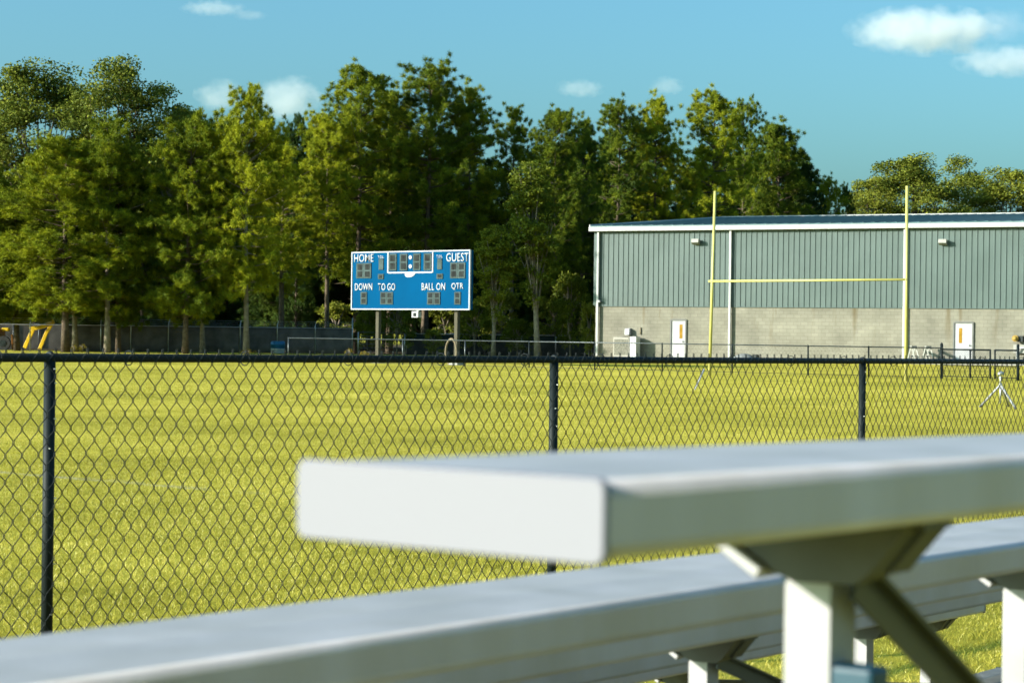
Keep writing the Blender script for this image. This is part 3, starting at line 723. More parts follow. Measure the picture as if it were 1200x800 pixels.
MB().tube([BP(s_ + 0.1, 0.0, 0.36), BP(s_ + 0.1, 0.7, 0.36), BP(s_ + 0.2, 0.92, 0.36), BP(s_ + 0.45, 0.95, 0.34), BP(s_ + 0.6, 0.8, 0.34), BP(s_ + 0.6, 0.2, 0.3)], 0.05, 10).build('pipe', 'white_paint', gm)
ap = MB(); s0_, _ = bh(1056, 400); ap.box(BP((s0_ + LEN) / 2, 0.045, 0.75), (LEN - s0_, 1.46, 0.09), BA, 0.015)
tag(ap.build('concrete_path', 'concrete'), kind='structure')
def a_frame(x, label):
    s_, _ = bh(x, 415); o = thing('barricade', BP(s_, 0.09, 0.9), label, 'barricade', 'white A-frame barricades by the wall')
    for q in (-0.45, 0.45):
        lg = MB()
        for e in (-1, 1):
            a = BP(s_ + e * 0.24, 0.09, 0.9 + q); b_ = BP(s_ + e * 0.02, 0.92, 0.9 + q); ax = (b_ - a).normalized()
            lg.box((a + b_) / 2, ((b_ - a).length, 0.03, 0.06), (ax, BN, ax.cross(BN)))
        lg.build('leg_frame', 'barricade_paint', o)
    MB().box(BP(s_, 0.90, 0.9), (0.10, 1.1, 0.14), BA, 0.01).build('top_board', 'barricade_paint', o)
    MB().box(BP(s_ + .012, 0.42, 0.9), (0.03, 0.96, 0.09), BA, 0.006).build('lower_board', 'barricade_paint', o)
a_frame(1075, 'white A-frame barricade next to the downspout behind the goal post')
a_frame(1092, 'white A-frame barricade next to the black gate post')

# ------------------------------------------------------------------ end-line fence, gates
ef_k = 72 * (947 + 2416)
def EP(x, z): return G(x, zline(ef_k, x), z)
ef = thing('low_fence', EP(700, 0), 'low grey chain-link fence running behind the goal post and scoreboard', 'fence')
EH = 1.045
MB().tube([EP(338, EH), EP(1104, EH)], 0.020, 8).build('top_rail', 'galvanised_dark', ef)
MB().tube([EP(338, 0.06), EP(1104, 0.06)], 0.008, 6).build('tension_wire', 'wire_dark', ef)
eposts = [338, 412 + 60, 545, 620, 697, 776, 858, 947, 1018]
for x in eposts:
    MB().tube([EP(x, 0), EP(x, EH + 0.03)], 0.028, 8).build('post', 'black_vinyl' if x > 600 else 'galvanised_dark', ef)
e0, e1 = EP(338, 0), EP(1104, 0); ed = (e1 - e0).normalized(); el = (e1 - e0).length; en = Vector((ed.y, -ed.x, 0))
me = chain_mesh(e0, ed, en, 0, el, lambda s: EH, 0.05, 0.15, 0.17, 0.0014, 3, 0.0); me.transform(Matrix.Translation(-ORIG[ef.name])); link('chain_link_mesh', me, 'wire_dark', ef, org=ORIG[ef.name])
def gate(xa, xb, xm, label, Y0):
    k = Y0 * (1150 + 2416); q = lambda x, z: G(x, zline(k, x), z)
    o = thing('field_gate', q((xa + xb) / 2, 0), label, 'gate', 'black gates at the end of the field')
    MB().tube([q(xa, 0), q(xa, 1.16)], 0.05, 10).ball(q(xa, 1.17), 0.055, 1).build('gate_post', 'black_vinyl', o)
    f = MB()
    for z in (1.0, 0.47, 0.1): f.tube([q(xa, z), q(xb, z)], 0.028 if z == 1.0 else 0.014, 8)
    for x in ([xm] if xm else []) + [xb]: f.tube([q(x, 0.05), q(x, 1.02)], 0.03, 8)
    f.build('gate_frame', 'black_vinyl', o)
    a, b_ = q(xa, 0), q(xb, 0); d_ = (b_ - a).normalized()
    me = chain_mesh(a, d_, Vector((d_.y, -d_.x, 0)), 0, (b_ - a).length, lambda s: 1.0, 0.1, 0.074, 0.095, 0.004, 3, 0.0); me.transform(Matrix.Translation(-ORIG[o.name])); link('chain_link_mesh', me, 'wire_dark', o, org=ORIG[o.name])
gate(1103.5, 1160.5, 1137, 'wide black chain-link gate with a middle bar in front of the second door', 68)
gate(1193, 1166, None, 'narrow black chain-link gate in front of the gas meter', 68)

# irrigation sprinkler tripod
tb = G(1171, 39.7)
tp = thing('sprinkler_tripod', tb, 'pale metal sprinkler tripod standing on the turf in front of the black gates', 'sprinkler')
hub = P(1172.5, 450.5, 39.7)
for x, y, Y in ((1148.5, 478.5, 40.3), (1190.6, 479.5, 39.3), (1182.2, 478.6, 40.9)):
    ft = G(x, Y, 0.02); lg = MB().tube([hub, ft], [0.020, 0.024], 8).build('leg', 'galvanised_lit', tp)
    MB().tube([ft - Z3 * 0.02, ft + (hub - ft) * 0.07], 0.026, 8).build('rubber_foot', 'rubber', lg, origin=tb)
MB().tube([hub - Z3 * 0.36, hub + Z3 * 0.02], 0.017, 8).ball(hub, 0.038, 2).build('riser_pipe', 'galvanised', tp)
MB().tube([hub + Z3 * 0.02, hub + Z3 * 0.16], 0.022, 8).ball(hub + Z3 * 0.13, 0.035, 2).tube([hub + Z3 * 0.20 + Vector((-0.05, 0, 0)), hub + Z3 * 0.22 + Vector((0.06, 0, 0))], 0.03, 8).ball(hub + Z3 * 0.22, 0.045, 2).build('sprinkler_head', 'galvanised', tp)

# ------------------------------------------------------------------ fences at the edge of the woods
fa, fb = G(-60, 113.5), G(412.5, 121.0); fd = (fb - fa).normalized(); fn = Vector((fd.y, -fd.x, 0)); fl = (fb - fa).length
def on_far(x):
    s, _ = plane_hit(fa, fd, x, 400); return s
sf = thing('screened_fence', fa + fd * fl / 2, 'grey screened chain-link fence with slanted barbed wire arms along the woods', 'fence')
FH = 1.53
s75 = on_far(76)
nx = 60
Vv, Ff = [], []
for i in range(nx + 1):
    s_ = s75 + (fl - s75) * i / nx
    for z in (0.05, 0.5, 1.0, FH - 0.03): Vv.append(tuple(fa + fd * s_ + fn * (0.03 + 0.05 * math.sin(i * 1.7) * math.sin(z * 2)) + Z3 * z - ORIG[sf.name]))
for i in range(nx):
    for k in range(3): a = i * 4 + k; Ff += [a, a + 4, a + 5, a + 1]
me = np_mesh('windscreen', Vv, Ff, 4, True); o = link('windscreen', me, 'screen_cloth', sf, org=ORIG[sf.name])
sm = o.modifiers.new('thickness', 'SOLIDIFY'); sm.thickness = 0.004
MB().tube([fa + Z3 * FH + fn * 0.06, fb + Z3 * FH + fn * 0.06], 0.028, 8).build('top_rail', 'galvanised_lit', sf)
bw_ = MB()
for k in range(3): bw_.tube([fa + Z3 * (FH + 0.13 + 0.11 * k) + fn * (-0.05 - 0.09 * k), fb + Z3 * (FH + 0.13 + 0.11 * k) + fn * (-0.05 - 0.09 * k)], 0.006, 4)
bw_.build('barbed_wire', 'galvanised', sf)
me = chain_mesh(fa + fn * 0.045, fd, fn, 0, s75, lambda s: FH, 0.05, 0.15, 0.17, 0.003, 3, 0.0); me.transform(Matrix.Translation(-ORIG[sf.name])); link('chain_link_mesh', me, 'galvanised_dark', sf, org=ORIG[sf.name])
for x in (-10, 35, 76, 153, 197, 238, 281, 324.5, 369):
    b = fa + fd * on_far(x) + fn * 0.06
    MB().tube([b, b + Z3 * FH, b + Z3 * (FH + 0.08), b + Z3 * (FH + 0.40) - fn * 0.28 + fd * .12], [0.034, 0.034, 0.026, 0.018], 8).build('post', 'galvanised', sf)
for x, h_ in ((118, 2.1), (412.5, 2.15)):
    b = fa + fd * on_far(x) + fn * 0.06; MB().tube([b, b + Z3 * h_], 0.04, 8).build('tall_post', 'galvanised', sf)
# a second, darker screen fence farther back, behind the loader
ga, gb_ = G(-60, 126), G(90, 127.5); gd = (gb_ - ga).normalized(); gn = Vector((gd.y, -gd.x, 0)); gl = (gb_ - ga).length
s2 = thing('screened_fence', ga + gd * gl / 2, 'dark screened fence standing behind the yellow loader', 'fence')
MB().box((ga + gb_) / 2 + Z3 * 0.8, (gl, 0.02, 1.5), (gd, gn, Z3)).build('windscreen', 'screen_cloth', s2)
MB().tube([ga + Z3 * 1.58, gb_ + Z3 * 1.58], 0.03, 8).build('top_rail', 'galvanised_dark', s2)
for k in range(5): b = ga + gd * (gl * (k + 0.5) / 5) + gn * 0.06; MB().tube([b, b + Z3 * 1.62], 0.035, 8).build('post', 'galvanised_dark', s2)
# fence with a green screen to the right of the scoreboard
ha, hb_ = G(476, 124.0), G(693.5, 127.5); hd = (hb_ - ha).normalized(); hn = Vector((hd.y, -hd.x, 0)); hl = (hb_ - ha).length
s3 = thing('screened_fence', ha + hd * hl / 2, 'galvanised fence with dark green screen between the scoreboard and the building', 'fence')
HH = 1.27
MB().box((ha + hb_) / 2 + Z3 * 0.62, (hl, 0.012, 1.20), (hd, hn, Z3)).build('windscreen', 'screen_cloth_green', s3)
MB().tube([ha + hd * on_far(0) * 0 + Z3 * HH + hn * 0.05, hb_ + Z3 * HH + hn * 0.05], 0.024, 8).build('top_rail', 'galvanised', s3)
for x in (476, 568, 610.5, 651, 693):
    s_, _ = plane_hit(ha, hd, x, 400); b = ha + hd * s_ + hn * 0.06; MB().tube([b, b + Z3 * (HH + 0.03)], 0.036, 8).build('post', 'galvanised', s3)
# tubular farm gate
qa, qb = G(419.5, 118), G(474, 121.5); qd = (qb - qa).normalized()
fg = thing('tube_gate', (qa + qb) / 2, 'low grey tubular farm gate with horizontal bars behind the scoreboard post', 'gate')
fr = MB()
for a, b_ in ((0.0, 0.0),): fr.tube([qa + Z3 * 0.1, qa + Z3 * 1.34], 0.03, 8); fr.tube([qb + Z3 * 0.1, qb + Z3 * 1.28], 0.03, 8)
fr.build('gate_frame', 'galvanised', fg)
for k in range(6):
    z = 0.2 + k * 0.225; MB().tube([qa + Z3 * z, qb + Z3 * (z - 0.02)], 0.018, 6).build('gate_bar', 'galvanised_dark', fg)

# blue drum, hose loop
b = G(325.4, 117.4); dr = thing('drum', b, 'blue and white plastic drum standing before the screened fence', 'drum')
def lathe(prof, c, n=20):
    m_ = MB(); rg = [[m_.bm.verts.new(Vector(c) + Vector((r * math.cos(2 * math.pi * k / n), r * math.sin(2 * math.pi * k / n), z))) for k in range(n)] for r, z in prof]
    for A, B in zip(rg, rg[1:]):
        for k in range(n):
            f = m_.bm.faces.new((A[k], A[(k + 1) % n], B[(k + 1) % n], B[k])); f.smooth = True
    m_.bm.faces.new(rg[0][::-1]); m_.bm.faces.new(rg[-1]); return m_
lathe([(0.38, 0.05), (0.41, 0.09), (0.41, 0.28), (0.43, 0.30), (0.41, 0.32), (0.41, 0.34)], b).build('drum_base', 'drum_pale', dr)
lathe([(0.412, 0.34), (0.412, 0.55), (0.43, 0.57), (0.412, 0.59), (0.405, 0.72), (0.35, 0.75)], b).build('drum_shell', 'drum_blue', dr)
s_, _ = sbp(525, 390); b = SP(s_, 0.55, -0.22)
hl_ = MB().ring(b + Z3 * 0.0, 0.30, 0.03, (SW, Z3 * 1.8), 20, 6).build('hose_loop', 'hose_tan', origin=b)
tag(hl_, 'tall loop of tan hose leaning beside the scoreboard post', 'hose')

# yellow loader behind the fence at the edge of the woods
lo = thing('loader', G(20, 120.5), 'orange and yellow loader with raised yellow arms parked behind the fence', 'loader')
def strut(pts, w_, th, mname, name='lift_arm'):
    a = MB(); pts = [P(x, y, Y) for x, y, Y in pts]
    for p, q in zip(pts, pts[1:]):
        ax = (q - p).normalized(); sd_ = Vector((0, 1, 0)); a.box((p + q) / 2, ((q - p).length + 0.06, th, w_), (ax, sd_, ax.cross(sd_)), 0.02)
    return a.build(name, mname, lo)
strut([(35.5, 385.6, 119.6), (51, 382.2, 119.6), (63, 376.6, 119.6)], 0.24, 0.16, 'machine_yellow')
strut([(61.5, 378.5, 119.6), (54.5, 390, 119.62), (46.5, 409, 119.7)], 0.20, 0.14, 'machine_yellow')
strut([(38.5, 387, 119.58), (33.5, 397, 119.6), (29, 407, 119.7)], 0.22, 0.14, 'machine_yellow')
strut([(42, 382.2, 119.45), (60, 377.2, 119.45)], 0.05, 0.05, 'white_paint', 'hydraulic_ram')
strut([(-30, 369.5, 121), (8, 370.4, 121), (24, 371, 121)], 0.06, 0.08, 'machine_orange', 'roof_bar')
strut([(13.8, 392, 120.4), (15.0, 409, 120.4)], 0.10, 0.2, 'machine_orange', 'cab_post')
MB().box(G(-14, 120.8, 0.85), (1.7, 1.5, 0.9), None, 0.06).build('body', 'machine_orange', lo)
MB().box(P(7, 386, 120.6), (0.4, 0.5, 0.2), None, 0.04).build('bonnet_lamp', 'machine_yellow', lo)
for x in (-18, 4):
    c = G(x, 119.8, 0.42); wl = MB().tube([c - Vector((0, .14, 0)), c + Vector((0, .14, 0))], 0.42, 20).build('wheel', 'rubber', lo)
    MB().tube([c - Vector((0, .16, 0)), c + Vector((0, .16, 0))], 0.20, 14).build('rim', 'digit_dark', wl, origin=ORIG[lo.name])

# ------------------------------------------------------------------ trees
def curve_pts(p, q, bend, n=4):
    return [p.lerp(q, i / n) + bend * (math.sin(math.pi * i / n)) for i in range(n + 1)]
def needles_mesh(tufts, rs, blades, blen, bwid, up=0.35):
    """tufts (n,3), outward dirs (n,3): blades radiate from each tuft"""
    r = np.random.default_rng(rs); n = len(tufts)
    T = np.repeat(np.asarray(tufts), blades, 0); m_ = len(T)
    d = r.normal(size=(m_, 3)); d[:, 2] += up; d /= np.linalg.norm(d, axis=1)[:, None]
    T = T + r.normal(size=(m_, 3)) * blen * np.array([0.20, 0.20, 0.20])
    ln = blen * r.uniform(0.6, 1.15, m_)[:, None]
    o = np.cross(d, r.normal(size=(m_, 3))); o /= np.linalg.norm(o, axis=1)[:, None] + 1e-9; o *= bwid * r.uniform(0.7, 1.3, m_)[:, None]
    V = np.stack([T - o, T + o, T + d * ln + o * 0.25, T + d * ln - o * 0.25], 1).reshape(-1, 3)
    return V
def pine_mesh(seed, h=16.0, R0=2.7, base=0.22, dens=1.0, lean=0.0, lobed=0.35, blades=92):
    r = random.Random(seed)
    tr = MB(); pts = []
    for i in range(9):
        t = i / 8; pts.append(Vector((lean * t * h + 0.10 * math.sin(3.1 * t + seed), 0.10 * math.sin(2.3 * t + 2 * seed) , h * t * 0.985)))
    r0 = 0.0105 * h + 0.03
    tr.tube(pts, [r0 * (1.25 if i == 0 else 1) * (1 - 0.93 * (i / 8) ** 1.1) for i in range(9)], 9)
    def axis(t):
        k = min(t * 8, 7.999); i = int(k); return pts[i].lerp(pts[i + 1], k - i)
    tufts = []
    nl = int(30 * dens * (1 - base) / 0.75); az = r.uniform(0, 6.28)
    for i in range(nl):
        t = base + (1 - base) * ((i + r.uniform(0, 0.7)) / nl)
        u = (t - base) / (1 - base)
        prof = (0.60 + 0.40 * min(1, u / 0.30)) * max(0.0, 1 - u ** 3.2) ** 0.60 + 0.12
        k = r.choice((3, 4, 4, 5)) if u < 0.85 else 3
        for j in range(k):
            az += 6.283 / k + r.uniform(-0.5, 0.5)
            if r.random() < 0.20: continue
            L = R0 * prof * r.uniform(1 - lobed * 1.3, 1 + lobed * 0.5)
            if L < 0.2: L = 0.25
            pit = -0.15 + 0.70 * u + r.uniform(-0.25, 0.25)
            p = axis(min(t, 0.995)); d = Vector((math.cos(az) * math.cos(pit), math.sin(az) * math.cos(pit), math.sin(pit)))
            q = p + d * L + Z3 * L * 0.10
            cp = curve_pts(p, q, Z3 * (-0.06 * L), 3)
            tr.tube(cp, [0.030 + 0.012 * L, 0.026, 0.016, 0.006], 4, cap=False)
            side = d.cross(Z3).normalized()
            npad = 2 if L < 1.0 else (3 if L < 1.8 else 4)
            for q_ in range(npad):
                f = 1.0 - 0.62 * q_ / max(1, npad - 0.5) * r.uniform(0.8, 1.1); sp = 0.45 * L * (1.1 - f)
                pc = p.lerp(q, f) + side * r.uniform(-sp, sp) + Z3 * r.uniform(-0.05, 0.25); pr = r.uniform(0.34, 0.58)
                for w_ in range(4):
                    tufts.append(pc + Vector((r.gauss(0, 1) * pr * .6, r.gauss(0, 1) * pr * .6, r.gauss(0, 1) * pr * .55)))
        if i % 3 == 0 and u > 0.3: tufts.append(axis(t) + Vector((r.uniform(-.3, .3), r.uniform(-.3, .3), 0)))
    for q_ in range(7): tufts.append(axis(1) + Vector((r.uniform(-.25, .25), r.uniform(-.25, .25), r.uniform(-0.7, 0.15))))
    for q_ in range(int(5 * base / 0.2)):   # dead stubs under the crown
        t = base * r.uniform(0.45, 0.98); a = r.uniform(0, 6.28); p = axis(t); tr.tube([p, p + Vector((math.cos(a), math.sin(a), 0.1)) * r.uniform(0.25, 0.7)], [0.025, 0.008], 4, cap=False)
    V = needles_mesh([tuple(t) for t in tufts], seed, blades, 0.25, 0.0125)
    me = np_mesh('crown', V, np.arange(len(V)), 4)
    tm = bpy.data.meshes.new('trunk'); tr.bm.to_mesh(tm); tr.bm.free()
    return tm, me, h, R0
def broad_mesh(seed, h=19.0, R0=3.6, base=0.25, clumps=135, per=230, leaf=0.19, bark='bark_pale', vfill=0.5):
    r = random.Random(seed); rn = np.random.default_rng(seed)
    tr = MB(); top = Vector((r.uniform(-.4, .4), 0, h * 0.62))
    tp_ = curve_pts(Vector((0, 0, 0)), top, Vector((r.uniform(-.25, .25), 0, 0)), 6); r0 = 0.012 * h + 0.02
    tr.tube(tp_, [r0 * (1.3 if i == 0 else 1) * (1 - 0.6 * i / 6) for i in range(7)], 9)
    cz = h * (base + (1 - base) / 2); rz = h * (1 - base) / 2
    cl = []
    for i in range(clumps):
        while True:
            v = Vector((r.gauss(0, 1), r.gauss(0, 1), r.gauss(0.25, 1))).normalized(); f = r.uniform(vfill, 1) ** 0.6
            c = Vector((v.x * R0 * f, v.y * R0 * f, cz + v.z * rz * f))
            lob = 0.80 + 0.22 * math.sin(3 * math.atan2(v.y, v.x) + seed) * math.cos(4 * v.z + seed)
            c = Vector((c.x * lob, c.y * lob, c.z)); break
        cl.append((c, r.uniform(0.5, 1.0) * R0 * 0.29))
    for i, (c, rad) in enumerate(cl):
        if i % 3 == 0:
            k = r.uniform(0.45, 1.0); s0 = tp_[int(k * 6)]
            tr.tube(curve_pts(s0, c, Z3 * 0.25, 3), [0.09 * (1.2 - k) + 0.035, 0.05, 0.035, 0.012], 4, cap=False)
    T = np.concatenate([np.asarray(c)[None] + (lambda g_: g_ / np.linalg.norm(g_, axis=1)[:, None] * (rn.uniform(0.1, 1, (per, 1)) ** 0.5))(rn.normal(size=(per, 3))) * rad * np.array([1.15, 1.15, 0.75]) for c, rad in cl])
    m_ = len(T); d = rn.normal(size=(m_, 3)); d[:, 2] -= 0.2; d /= np.linalg.norm(d, axis=1)[:, None]
    o = np.cross(d, rn.normal(size=(m_, 3))); o /= np.linalg.norm(o, axis=1)[:, None]
    sz = leaf * rn.uniform(0.6, 1.2, (m_, 1))
    V = np.stack([T, T + d * sz * .5 + o * sz * .34, T + d * sz, T + d * sz * .5 - o * sz * .34], 1).reshape(-1, 3)
    me = np_mesh('crown', V, np.arange(len(V)), 4)
    tm = bpy.data.meshes.new('trunk'); tr.bm.to_mesh(tm); tr.bm.free()
    return tm, me, h, R0
def setm(v, trunk, crown):
    v[0].materials.append(MATS[trunk]); v[1].materials.append(MATS[crown])
    v[0].polygons.foreach_set('use_smooth', np.ones(len(v[0].polygons), bool)); return v
PV = {'low': [setm(pine_mesh(11, 15, 3.1, 0.20, 1.1), 'bark_pine', 'needles'), setm(pine_mesh(12, 15, 2.7, 0.24, 1.05), 'bark_pale', 'needles'), setm(pine_mesh(17, 15, 2.9, 0.16, 1.15), 'bark_pine', 'needles')],
      'tall': [setm(pine_mesh(21, 18, 2.9, 0.26, 1.15, lobed=0.5), 'bark_pine', 'needles'), setm(pine_mesh(22, 18, 2.6, 0.30, 1.1, lobed=0.5), 'bark_pine', 'needles'), setm(pine_mesh(23, 18, 2.8, 0.34, 1.05, lobed=0.6), 'bark_pine', 'needles')],
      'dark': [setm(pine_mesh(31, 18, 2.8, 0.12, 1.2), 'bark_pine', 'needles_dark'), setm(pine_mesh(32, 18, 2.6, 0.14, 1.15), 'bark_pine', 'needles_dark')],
      'thin': [setm(pine_mesh(41, 18, 1.9, 0.38, 0.8, lobed=0.7), 'bark_pale', 'needles')],
      'broad': [setm(broad_mesh(51, 19, 3.6, 0.25), 'bark_pine', 'leaves'), setm(broad_mesh(52, 19, 3.5, 0.22, 105), 'bark_pine', 'leaves'), setm(broad_mesh(53, 19, 3.4, 0.20, 90), 'bark_pale', 'leaves')],
      'slim': [setm(broad_mesh(61, 14, 2.1, 0.26, 120, 130, 0.19, vfill=0.15), 'bark_pale', 'leaves_bright')],
      'bush': [setm(broad_mesh(71, 4, 1.7, 0.02, 56, 100, 0.17), 'bark_pale', 'leaves_bright'), setm(broad_mesh(72, 4, 1.5, 0.05, 46, 100, 0.17), 'bark_pale', 'leaves')],
      'weed': [setm(broad_mesh(81, 1.0, 0.7, 0.0, 24, 60, 0.07), 'bark_pale', 'dry_weeds')]}
rt_ = random.Random(77); cnt = {}
def tree(kind, x, ytop, Y, wpx, name, label, cat='tree', group=None, var=None, lean=0.0):
    vs = PV[kind]; i = cnt.get(kind, 0); cnt[kind] = i + 1
    tm, cm, h, R0 = vs[(i if var is None else var) % len(vs)]
    b = G(x, Y); topz = P(x, ytop + (5 if kind in ('tall', 'low', 'thin') else 0), Y).z; sz = topz / h; sx = (wpx / F * Y / 2) / R0 * {'broad': 1.45, 'bush': 1.0, 'slim': 1.1, 'weed': 1.0}.get(kind, 1.04)
    o = thing(name, b, label, cat, group); o.scale = (sx, sx, sz); o.rotation_euler = (0, lean, rt_.uniform(0, 6.28))
    for nm, me in (('trunk', tm), ('crown', cm)):
        q = bpy.data.objects.new(nm if cat != 'shrub' else {'trunk': 'stem', 'crown': 'foliage'}[nm], me); C.objects.link(q); q.parent = o
    return o
T = tree
FG = 'pines in front of the screened fence'
T('low', 77, 166, 112.6, 150, 'pine_tree', 'broad bushy pine in front of the fence just right of the yellow loader', group=FG, var=0)
T('low', 86, 214, 115, 100, 'pine_tree', 'short pine half hidden behind the broad bushy pine by the loader', group=FG, var=1)
T('low', 124, 140, 112.8, 100, 'pine_tree', 'pine with a slim pale trunk beside the tall thin fence post', group=FG, var=1)
T('low', 138, 172, 114.6, 88, 'pine_tree', 'darker pine close behind the slim pale trunk by the tall fence post', group=FG, var=2)
T('low', 219, 138, 113.2, 105, 'pine_tree', 'full pine with a thick dark trunk midway along the screened fence', group=FG, var=2)
T('low', 236, 160, 115, 85, 'pine_tree', 'pine with a straight pale trunk next to the thick dark trunk', group=FG, var=1)
T('low', 288, 103, 113.4, 92, 'pine_tree', 'tall narrow-topped pine rising from a grassy mound by the blue drum', group=FG, var=1)
T('low', 18, 238, 117, 110, 'pine_tree', 'low spreading pine hanging over the orange loader', group=FG, var=0)
T('low', -30, 190, 115, 110, 'pine_tree', 'pine at the very edge of the woods beyond the loader', group=FG, var=2)
BG = 'broadleaf trees rising behind the pines'
T('broad', 40, 63, 140, 118, 'broadleaf_tree', 'very tall rounded broadleaf tree above the bushy pine by the loader', group=BG, var=0)
T('broad', 128, 66, 138, 105, 'broadleaf_tree', 'very tall broadleaf tree with a domed top above the slim pale pine trunk', group=BG, var=1)
T('broad', 200, 94, 141, 95, 'broadleaf_tree', 'dark broadleaf tree with a ragged top above the thick-trunked pine', group=BG, var=2)
T('broad', -35, 90, 143, 100, 'broadleaf_tree', 'broadleaf tree at the outer end of the tall group', group=BG, var=1)
WG = 'tall pines of the woods'
T('tall', 330, 168, 121, 88, 'pine_tree', 'pine behind the blue drum, lower than its narrow-topped neighbour', group=WG, var=1)
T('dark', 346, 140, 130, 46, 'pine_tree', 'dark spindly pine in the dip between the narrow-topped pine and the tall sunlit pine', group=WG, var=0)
T('tall', 382, 130, 124, 78, 'pine_tree', 'sunlit pine just beyond the outer edge of the scoreboard', group=WG, var=2)
T('tall', 418, 78, 126, 112, 'pine_tree', 'very tall sunlit pine above the HOME end of the scoreboard', group=WG, var=0)
T('tall', 456, 104, 130, 92, 'pine_tree', 'pine filling the gap above the scoreboard clock', group=WG, var=1)
T('tall', 500, 75, 128, 115, 'pine_tree', 'tallest dark-sided pine above the GUEST end of the scoreboard', group=WG, var=2)
T('tall', 548, 100, 131, 82, 'pine_tree', 'pine sloping down to the sky gap beyond the GUEST end', group=WG, var=1)
T('thin', 600, 120, 133, 52, 'pine_tree', 'thin see-through pine standing beside the sky gap', group=WG)
T('slim', 578, 258, 119.5, 56, 'slender_tree', 'slender leafy tree with a pale leaning trunk right beside the scoreboard', lean=0.05)
T('slim', 630, 180, 119, 75, 'slender_tree', 'slender leafy tree with a pale trunk before the green-screened fence', lean=0.045)
T('tall', 648, 128, 128, 88, 'pine_tree', 'leafy-sided pine above the green-screened fence', group=WG, var=0)
T('tall', 682, 138, 134, 66, 'pine_tree', 'pine rising just outside the building corner', group=WG, var=1)
T('tall', 722, 120, 149, 84, 'pine_tree', 'bright round-topped pine behind the corner of the building roof', group=WG, var=2)
T('tall', 767, 113, 151, 72, 'pine_tree', 'pine behind the roof between the bright round-topped one and the goal upright', group=WG, var=1)
T('tall', 832, 107, 152, 94, 'pine_tree', 'tallest pine behind the roof, above the first goal upright', group=WG, var=0)
T('tall', 868, 118, 165, 58, 'pine_tree', 'narrow pine behind the roof next to the tallest one', group=WG, var=2)
T('tall', 908, 143, 170, 84, 'pine_tree', 'last big pine before the treetops drop behind the roof', group=WG, var=1)
T('tall', 968, 207, 174, 50, 'pine_tree', 'small pine alone in the dip behind the roof', group=WG, var=2)
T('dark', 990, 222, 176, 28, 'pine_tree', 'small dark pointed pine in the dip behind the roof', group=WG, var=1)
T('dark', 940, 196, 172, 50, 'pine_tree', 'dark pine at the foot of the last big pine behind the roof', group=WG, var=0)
RG = 'far broadleaf trees behind the roof'
T('broad', 1020, 205, 190, 62, 'broadleaf_tree', 'small round far tree beside the dip behind the roof', group=RG, var=1)
T('broad', 1068, 175, 192, 100, 'broadleaf_tree', 'biggest round far tree behind the second goal upright', group=RG, var=0)
T('broad', 1130, 180, 200, 84, 'broadleaf_tree', 'airy far tree between the round one and the end of the roof line', group=RG, var=2)
T('broad', 1182, 196, 194, 92, 'broadleaf_tree', 'brownish far tree above the wall lamp end of the roof', group=RG, var=1)
T('broad', 1236, 200, 196, 92, 'broadleaf_tree', 'far tree at the outermost end of the roof line', group=RG, var=0)
T('slim', 1128, 236, 175, 60, 'slender_tree', 'bright green low tree showing over the roof beneath the airy tree')
# the deeper wood behind them; inner shade is put into darker needle colour
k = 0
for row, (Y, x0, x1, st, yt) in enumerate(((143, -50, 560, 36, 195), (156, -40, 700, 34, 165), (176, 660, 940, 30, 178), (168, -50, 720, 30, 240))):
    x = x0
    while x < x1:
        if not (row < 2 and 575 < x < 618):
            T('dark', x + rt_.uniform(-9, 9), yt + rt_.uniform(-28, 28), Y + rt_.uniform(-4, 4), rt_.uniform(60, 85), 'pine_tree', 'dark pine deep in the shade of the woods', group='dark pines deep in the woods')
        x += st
# undergrowth
UG = 'shrubs under the trees'
for x, yt, Y, w_, v, lab in ((465, 342, 122, 52, 0, 'sunlit leafy shrub under the middle of the scoreboard'), (507, 384, 122, 30, 1, 'small shrub under the GUEST end of the scoreboard'),
        (556, 352, 124, 52, 0, 'leafy shrub between the scoreboard and the leaning pale trunk'), (606, 372, 123, 46, 0, 'leafy shrub between the two pale leaning trunks'),
        (668, 318, 123.5, 56, 0, 'tall leafy shrub against the building corner'), (690, 350, 122, 30, 1, 'narrow shrub touching the corner of the building'),
        (648, 345, 129, 60, 1, 'dark shrub behind the green-screened fence'), (585, 335, 130, 60, 1, 'dark tall shrub behind the leaning pale trunk'),
        (395, 350, 126, 60, 1, 'dark shrub beside the outer post of the scoreboard'), (430, 362, 124, 36, 0, 'shrub behind the tubular farm gate'), (525, 350, 131, 60, 1, 'dark shrub far behind the GUEST post')):
    T('bush', x, yt, Y, w_, 'shrub', lab, 'shrub', UG, v)
for x, yt, Y, w_, lab in ((87, 404, 112.4, 10, 'yellow weed clump at the foot of the bushy pine'), (97, 403, 112.6, 12, 'round yellow weed clump between two pine trunks'), (290, 409, 112.6, 22, 'dry grass mound at the foot of the narrow-topped pine'),
        (428, 411, 106, 18, 'dry weed clump at the foot of the tubular gate'), (409, 408, 113, 12, 'dry weed clump by the tall end post of the fence')):
    T('weed', x, yt, Y, w_, 'weed_clump', lab, 'shrub', 'dry weeds along the fences')

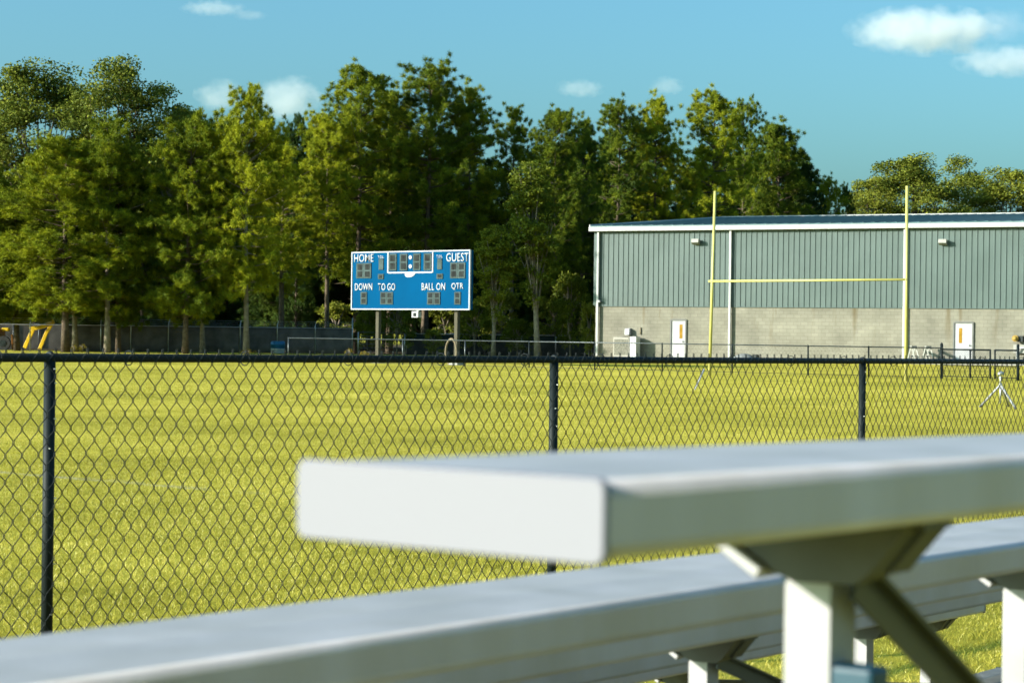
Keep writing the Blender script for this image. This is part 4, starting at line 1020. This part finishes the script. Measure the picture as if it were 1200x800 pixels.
# ------------------------------------------------------------------ clouds
def cloud_mat(name, seed, dens, scale, fall):
    m = bpy.data.materials.new(name); nt, N, L = nodes(m); N.remove(N['Principled BSDF'])
    tc = N.new('ShaderNodeTexCoord')
    ln = N.new('ShaderNodeVectorMath'); ln.operation = 'LENGTH'; L.new(tc.outputs['Object'], ln.inputs[0])
    mp = N.new('ShaderNodeMapping'); mp.inputs['Location'].default_value = (seed, seed * 1.7, seed * .6); mp.inputs['Scale'].default_value = scale; L.new(tc.outputs['Object'], mp.inputs['Vector'])
    nz = N.new('ShaderNodeTexNoise'); nz.inputs['Scale'].default_value = 1.5; nz.inputs['Detail'].default_value = 5; nz.inputs['Roughness'].default_value = 0.55; L.new(mp.outputs[0], nz.inputs['Vector'])
    a = N.new('ShaderNodeMath'); a.operation = 'MULTIPLY_ADD'; L.new(ln.outputs['Value'], a.inputs[0]); a.inputs[1].default_value = -fall
    L.new(nz.outputs['Fac'], a.inputs[2])
    r = N.new('ShaderNodeMapRange'); r.inputs['From Min'].default_value = 0.0; r.inputs['From Max'].default_value = 0.22; r.inputs['To Max'].default_value = dens
    L.new(a.outputs[0], r.inputs['Value'])
    v = N.new('ShaderNodeVolumePrincipled'); v.inputs['Color'].default_value = (0.88, 0.90, 0.95, 1); v.inputs['Anisotropy'].default_value = 0.0
    L.new(r.outputs[0], v.inputs['Density']); L.new(v.outputs[0], N['Material Output'].inputs['Volume'])
    m.cycles.volume_sampling = 'DISTANCE' if hasattr(m.cycles, 'volume_sampling') else None
    return m
for i, (x, y, w_, h_, dens, lab) in enumerate(((1085, 36, 200, 62, 0.05, 'large white cumulus cloud high above the building'), (1185, 72, 150, 40, 0.035, 'flatter white cloud below the large cumulus'),
        (1170, 30, 110, 46, 0.012, 'thin veil of cloud trailing off the large cumulus'),
        (338, 116, 96, 62, 0.045, 'white cloud behind the narrow-topped pine'), (258, 112, 66, 44, 0.035, 'small white cloud over the ragged dark tree'),
        (250, 10, 84, 20, 0.03, 'thin streak of cloud high above the tall broadleaf trees'), (292, 18, 46, 14, 0.025, 'wispy end of the thin high streak'),
        (680, 104, 64, 24, 0.03, 'small faint cloud above the thin see-through pine'), (782, 101, 46, 24, 0.03, 'small faint puff of cloud above the roof pines'))):
    Yc = (2600, 3300, 3900)[i] if i < 3 else 2600; c = P(x, y, Yc); k = Yc / F; dens = dens * 0.28 * 2600 / Yc
    m_ = MB().ball((0, 0, 0), 1.0, 3)
    me = bpy.data.meshes.new('cloud'); m_.bm.to_mesh(me); m_.bm.free()
    o = bpy.data.objects.new('cloud', me); C.objects.link(o); o.location = c; o.scale = (w_ / 2 * k, w_ / 2 * k * 0.7, h_ / 2 * k)
    me.materials.append(cloud_mat('cloud_vapour', i * 3.1 + 1, dens, (max(1, w_ / h_ * .8), max(1, w_ / h_ * .8), 1.0), 0.56))
    tag(o, lab, 'cloud', 'fair-weather clouds')

# ------------------------------------------------------------------ light
EL = R(18.5); S_dir = Vector((-math.cos(EL), -0.33, math.sin(EL))).normalized()
sun = bpy.data.lights.new('sun', 'SUN'); sun.energy = 5.0; sun.angle = R(0.53); sun.color = (1.0, 0.94, 0.84)
so = bpy.data.objects.new('sun', sun); C.objects.link(so); so.rotation_euler = S_dir.to_track_quat('Z', 'Y').to_euler()
wd = bpy.data.worlds.new('World'); sc.world = wd; wd.use_nodes = True
N, L = wd.node_tree.nodes, wd.node_tree.links; bg = N['Background']
sky = N.new('ShaderNodeTexSky'); sky.sky_type = 'NISHITA'; sky.sun_disc = False; sky.sun_elevation = EL
sky.sun_rotation = math.atan2(S_dir.x, S_dir.y); sky.air_density = 1.0; sky.dust_density = 3.5; sky.ozone_density = 2.0; sky.altitude = 0
tn = N.new('ShaderNodeMix'); tn.data_type = 'RGBA'; tn.blend_type = 'MULTIPLY'; tn.inputs['Factor'].default_value = 1.0
L.new(sky.outputs['Color'], tn.inputs[6]); tn.inputs[7].default_value = (0.56, 1.0, 1.10, 1)
L.new(tn.outputs[2], bg.inputs['Color']); bg.inputs['Strength'].default_value = 0.114
vs = sc.view_settings; vs.view_transform = 'Standard'; vs.look = 'None'; vs.gamma = 1.0; vs.use_curve_mapping = False; vs.exposure = 1.0
sc.display_settings.display_device = 'sRGB'

sc.render.engine = 'CYCLES'
cy = sc.cycles
cy.max_bounces = 8; cy.diffuse_bounces = 3; cy.glossy_bounces = 3; cy.transmission_bounces = 4; cy.transparent_max_bounces = 8; cy.volume_bounces = 4
cy.use_denoising = True; cy.use_adaptive_sampling = True; cy.adaptive_threshold = 0.02
cy.sample_clamp_indirect = 6
cy.volume_step_rate = 1.0; cy.volume_max_steps = 128
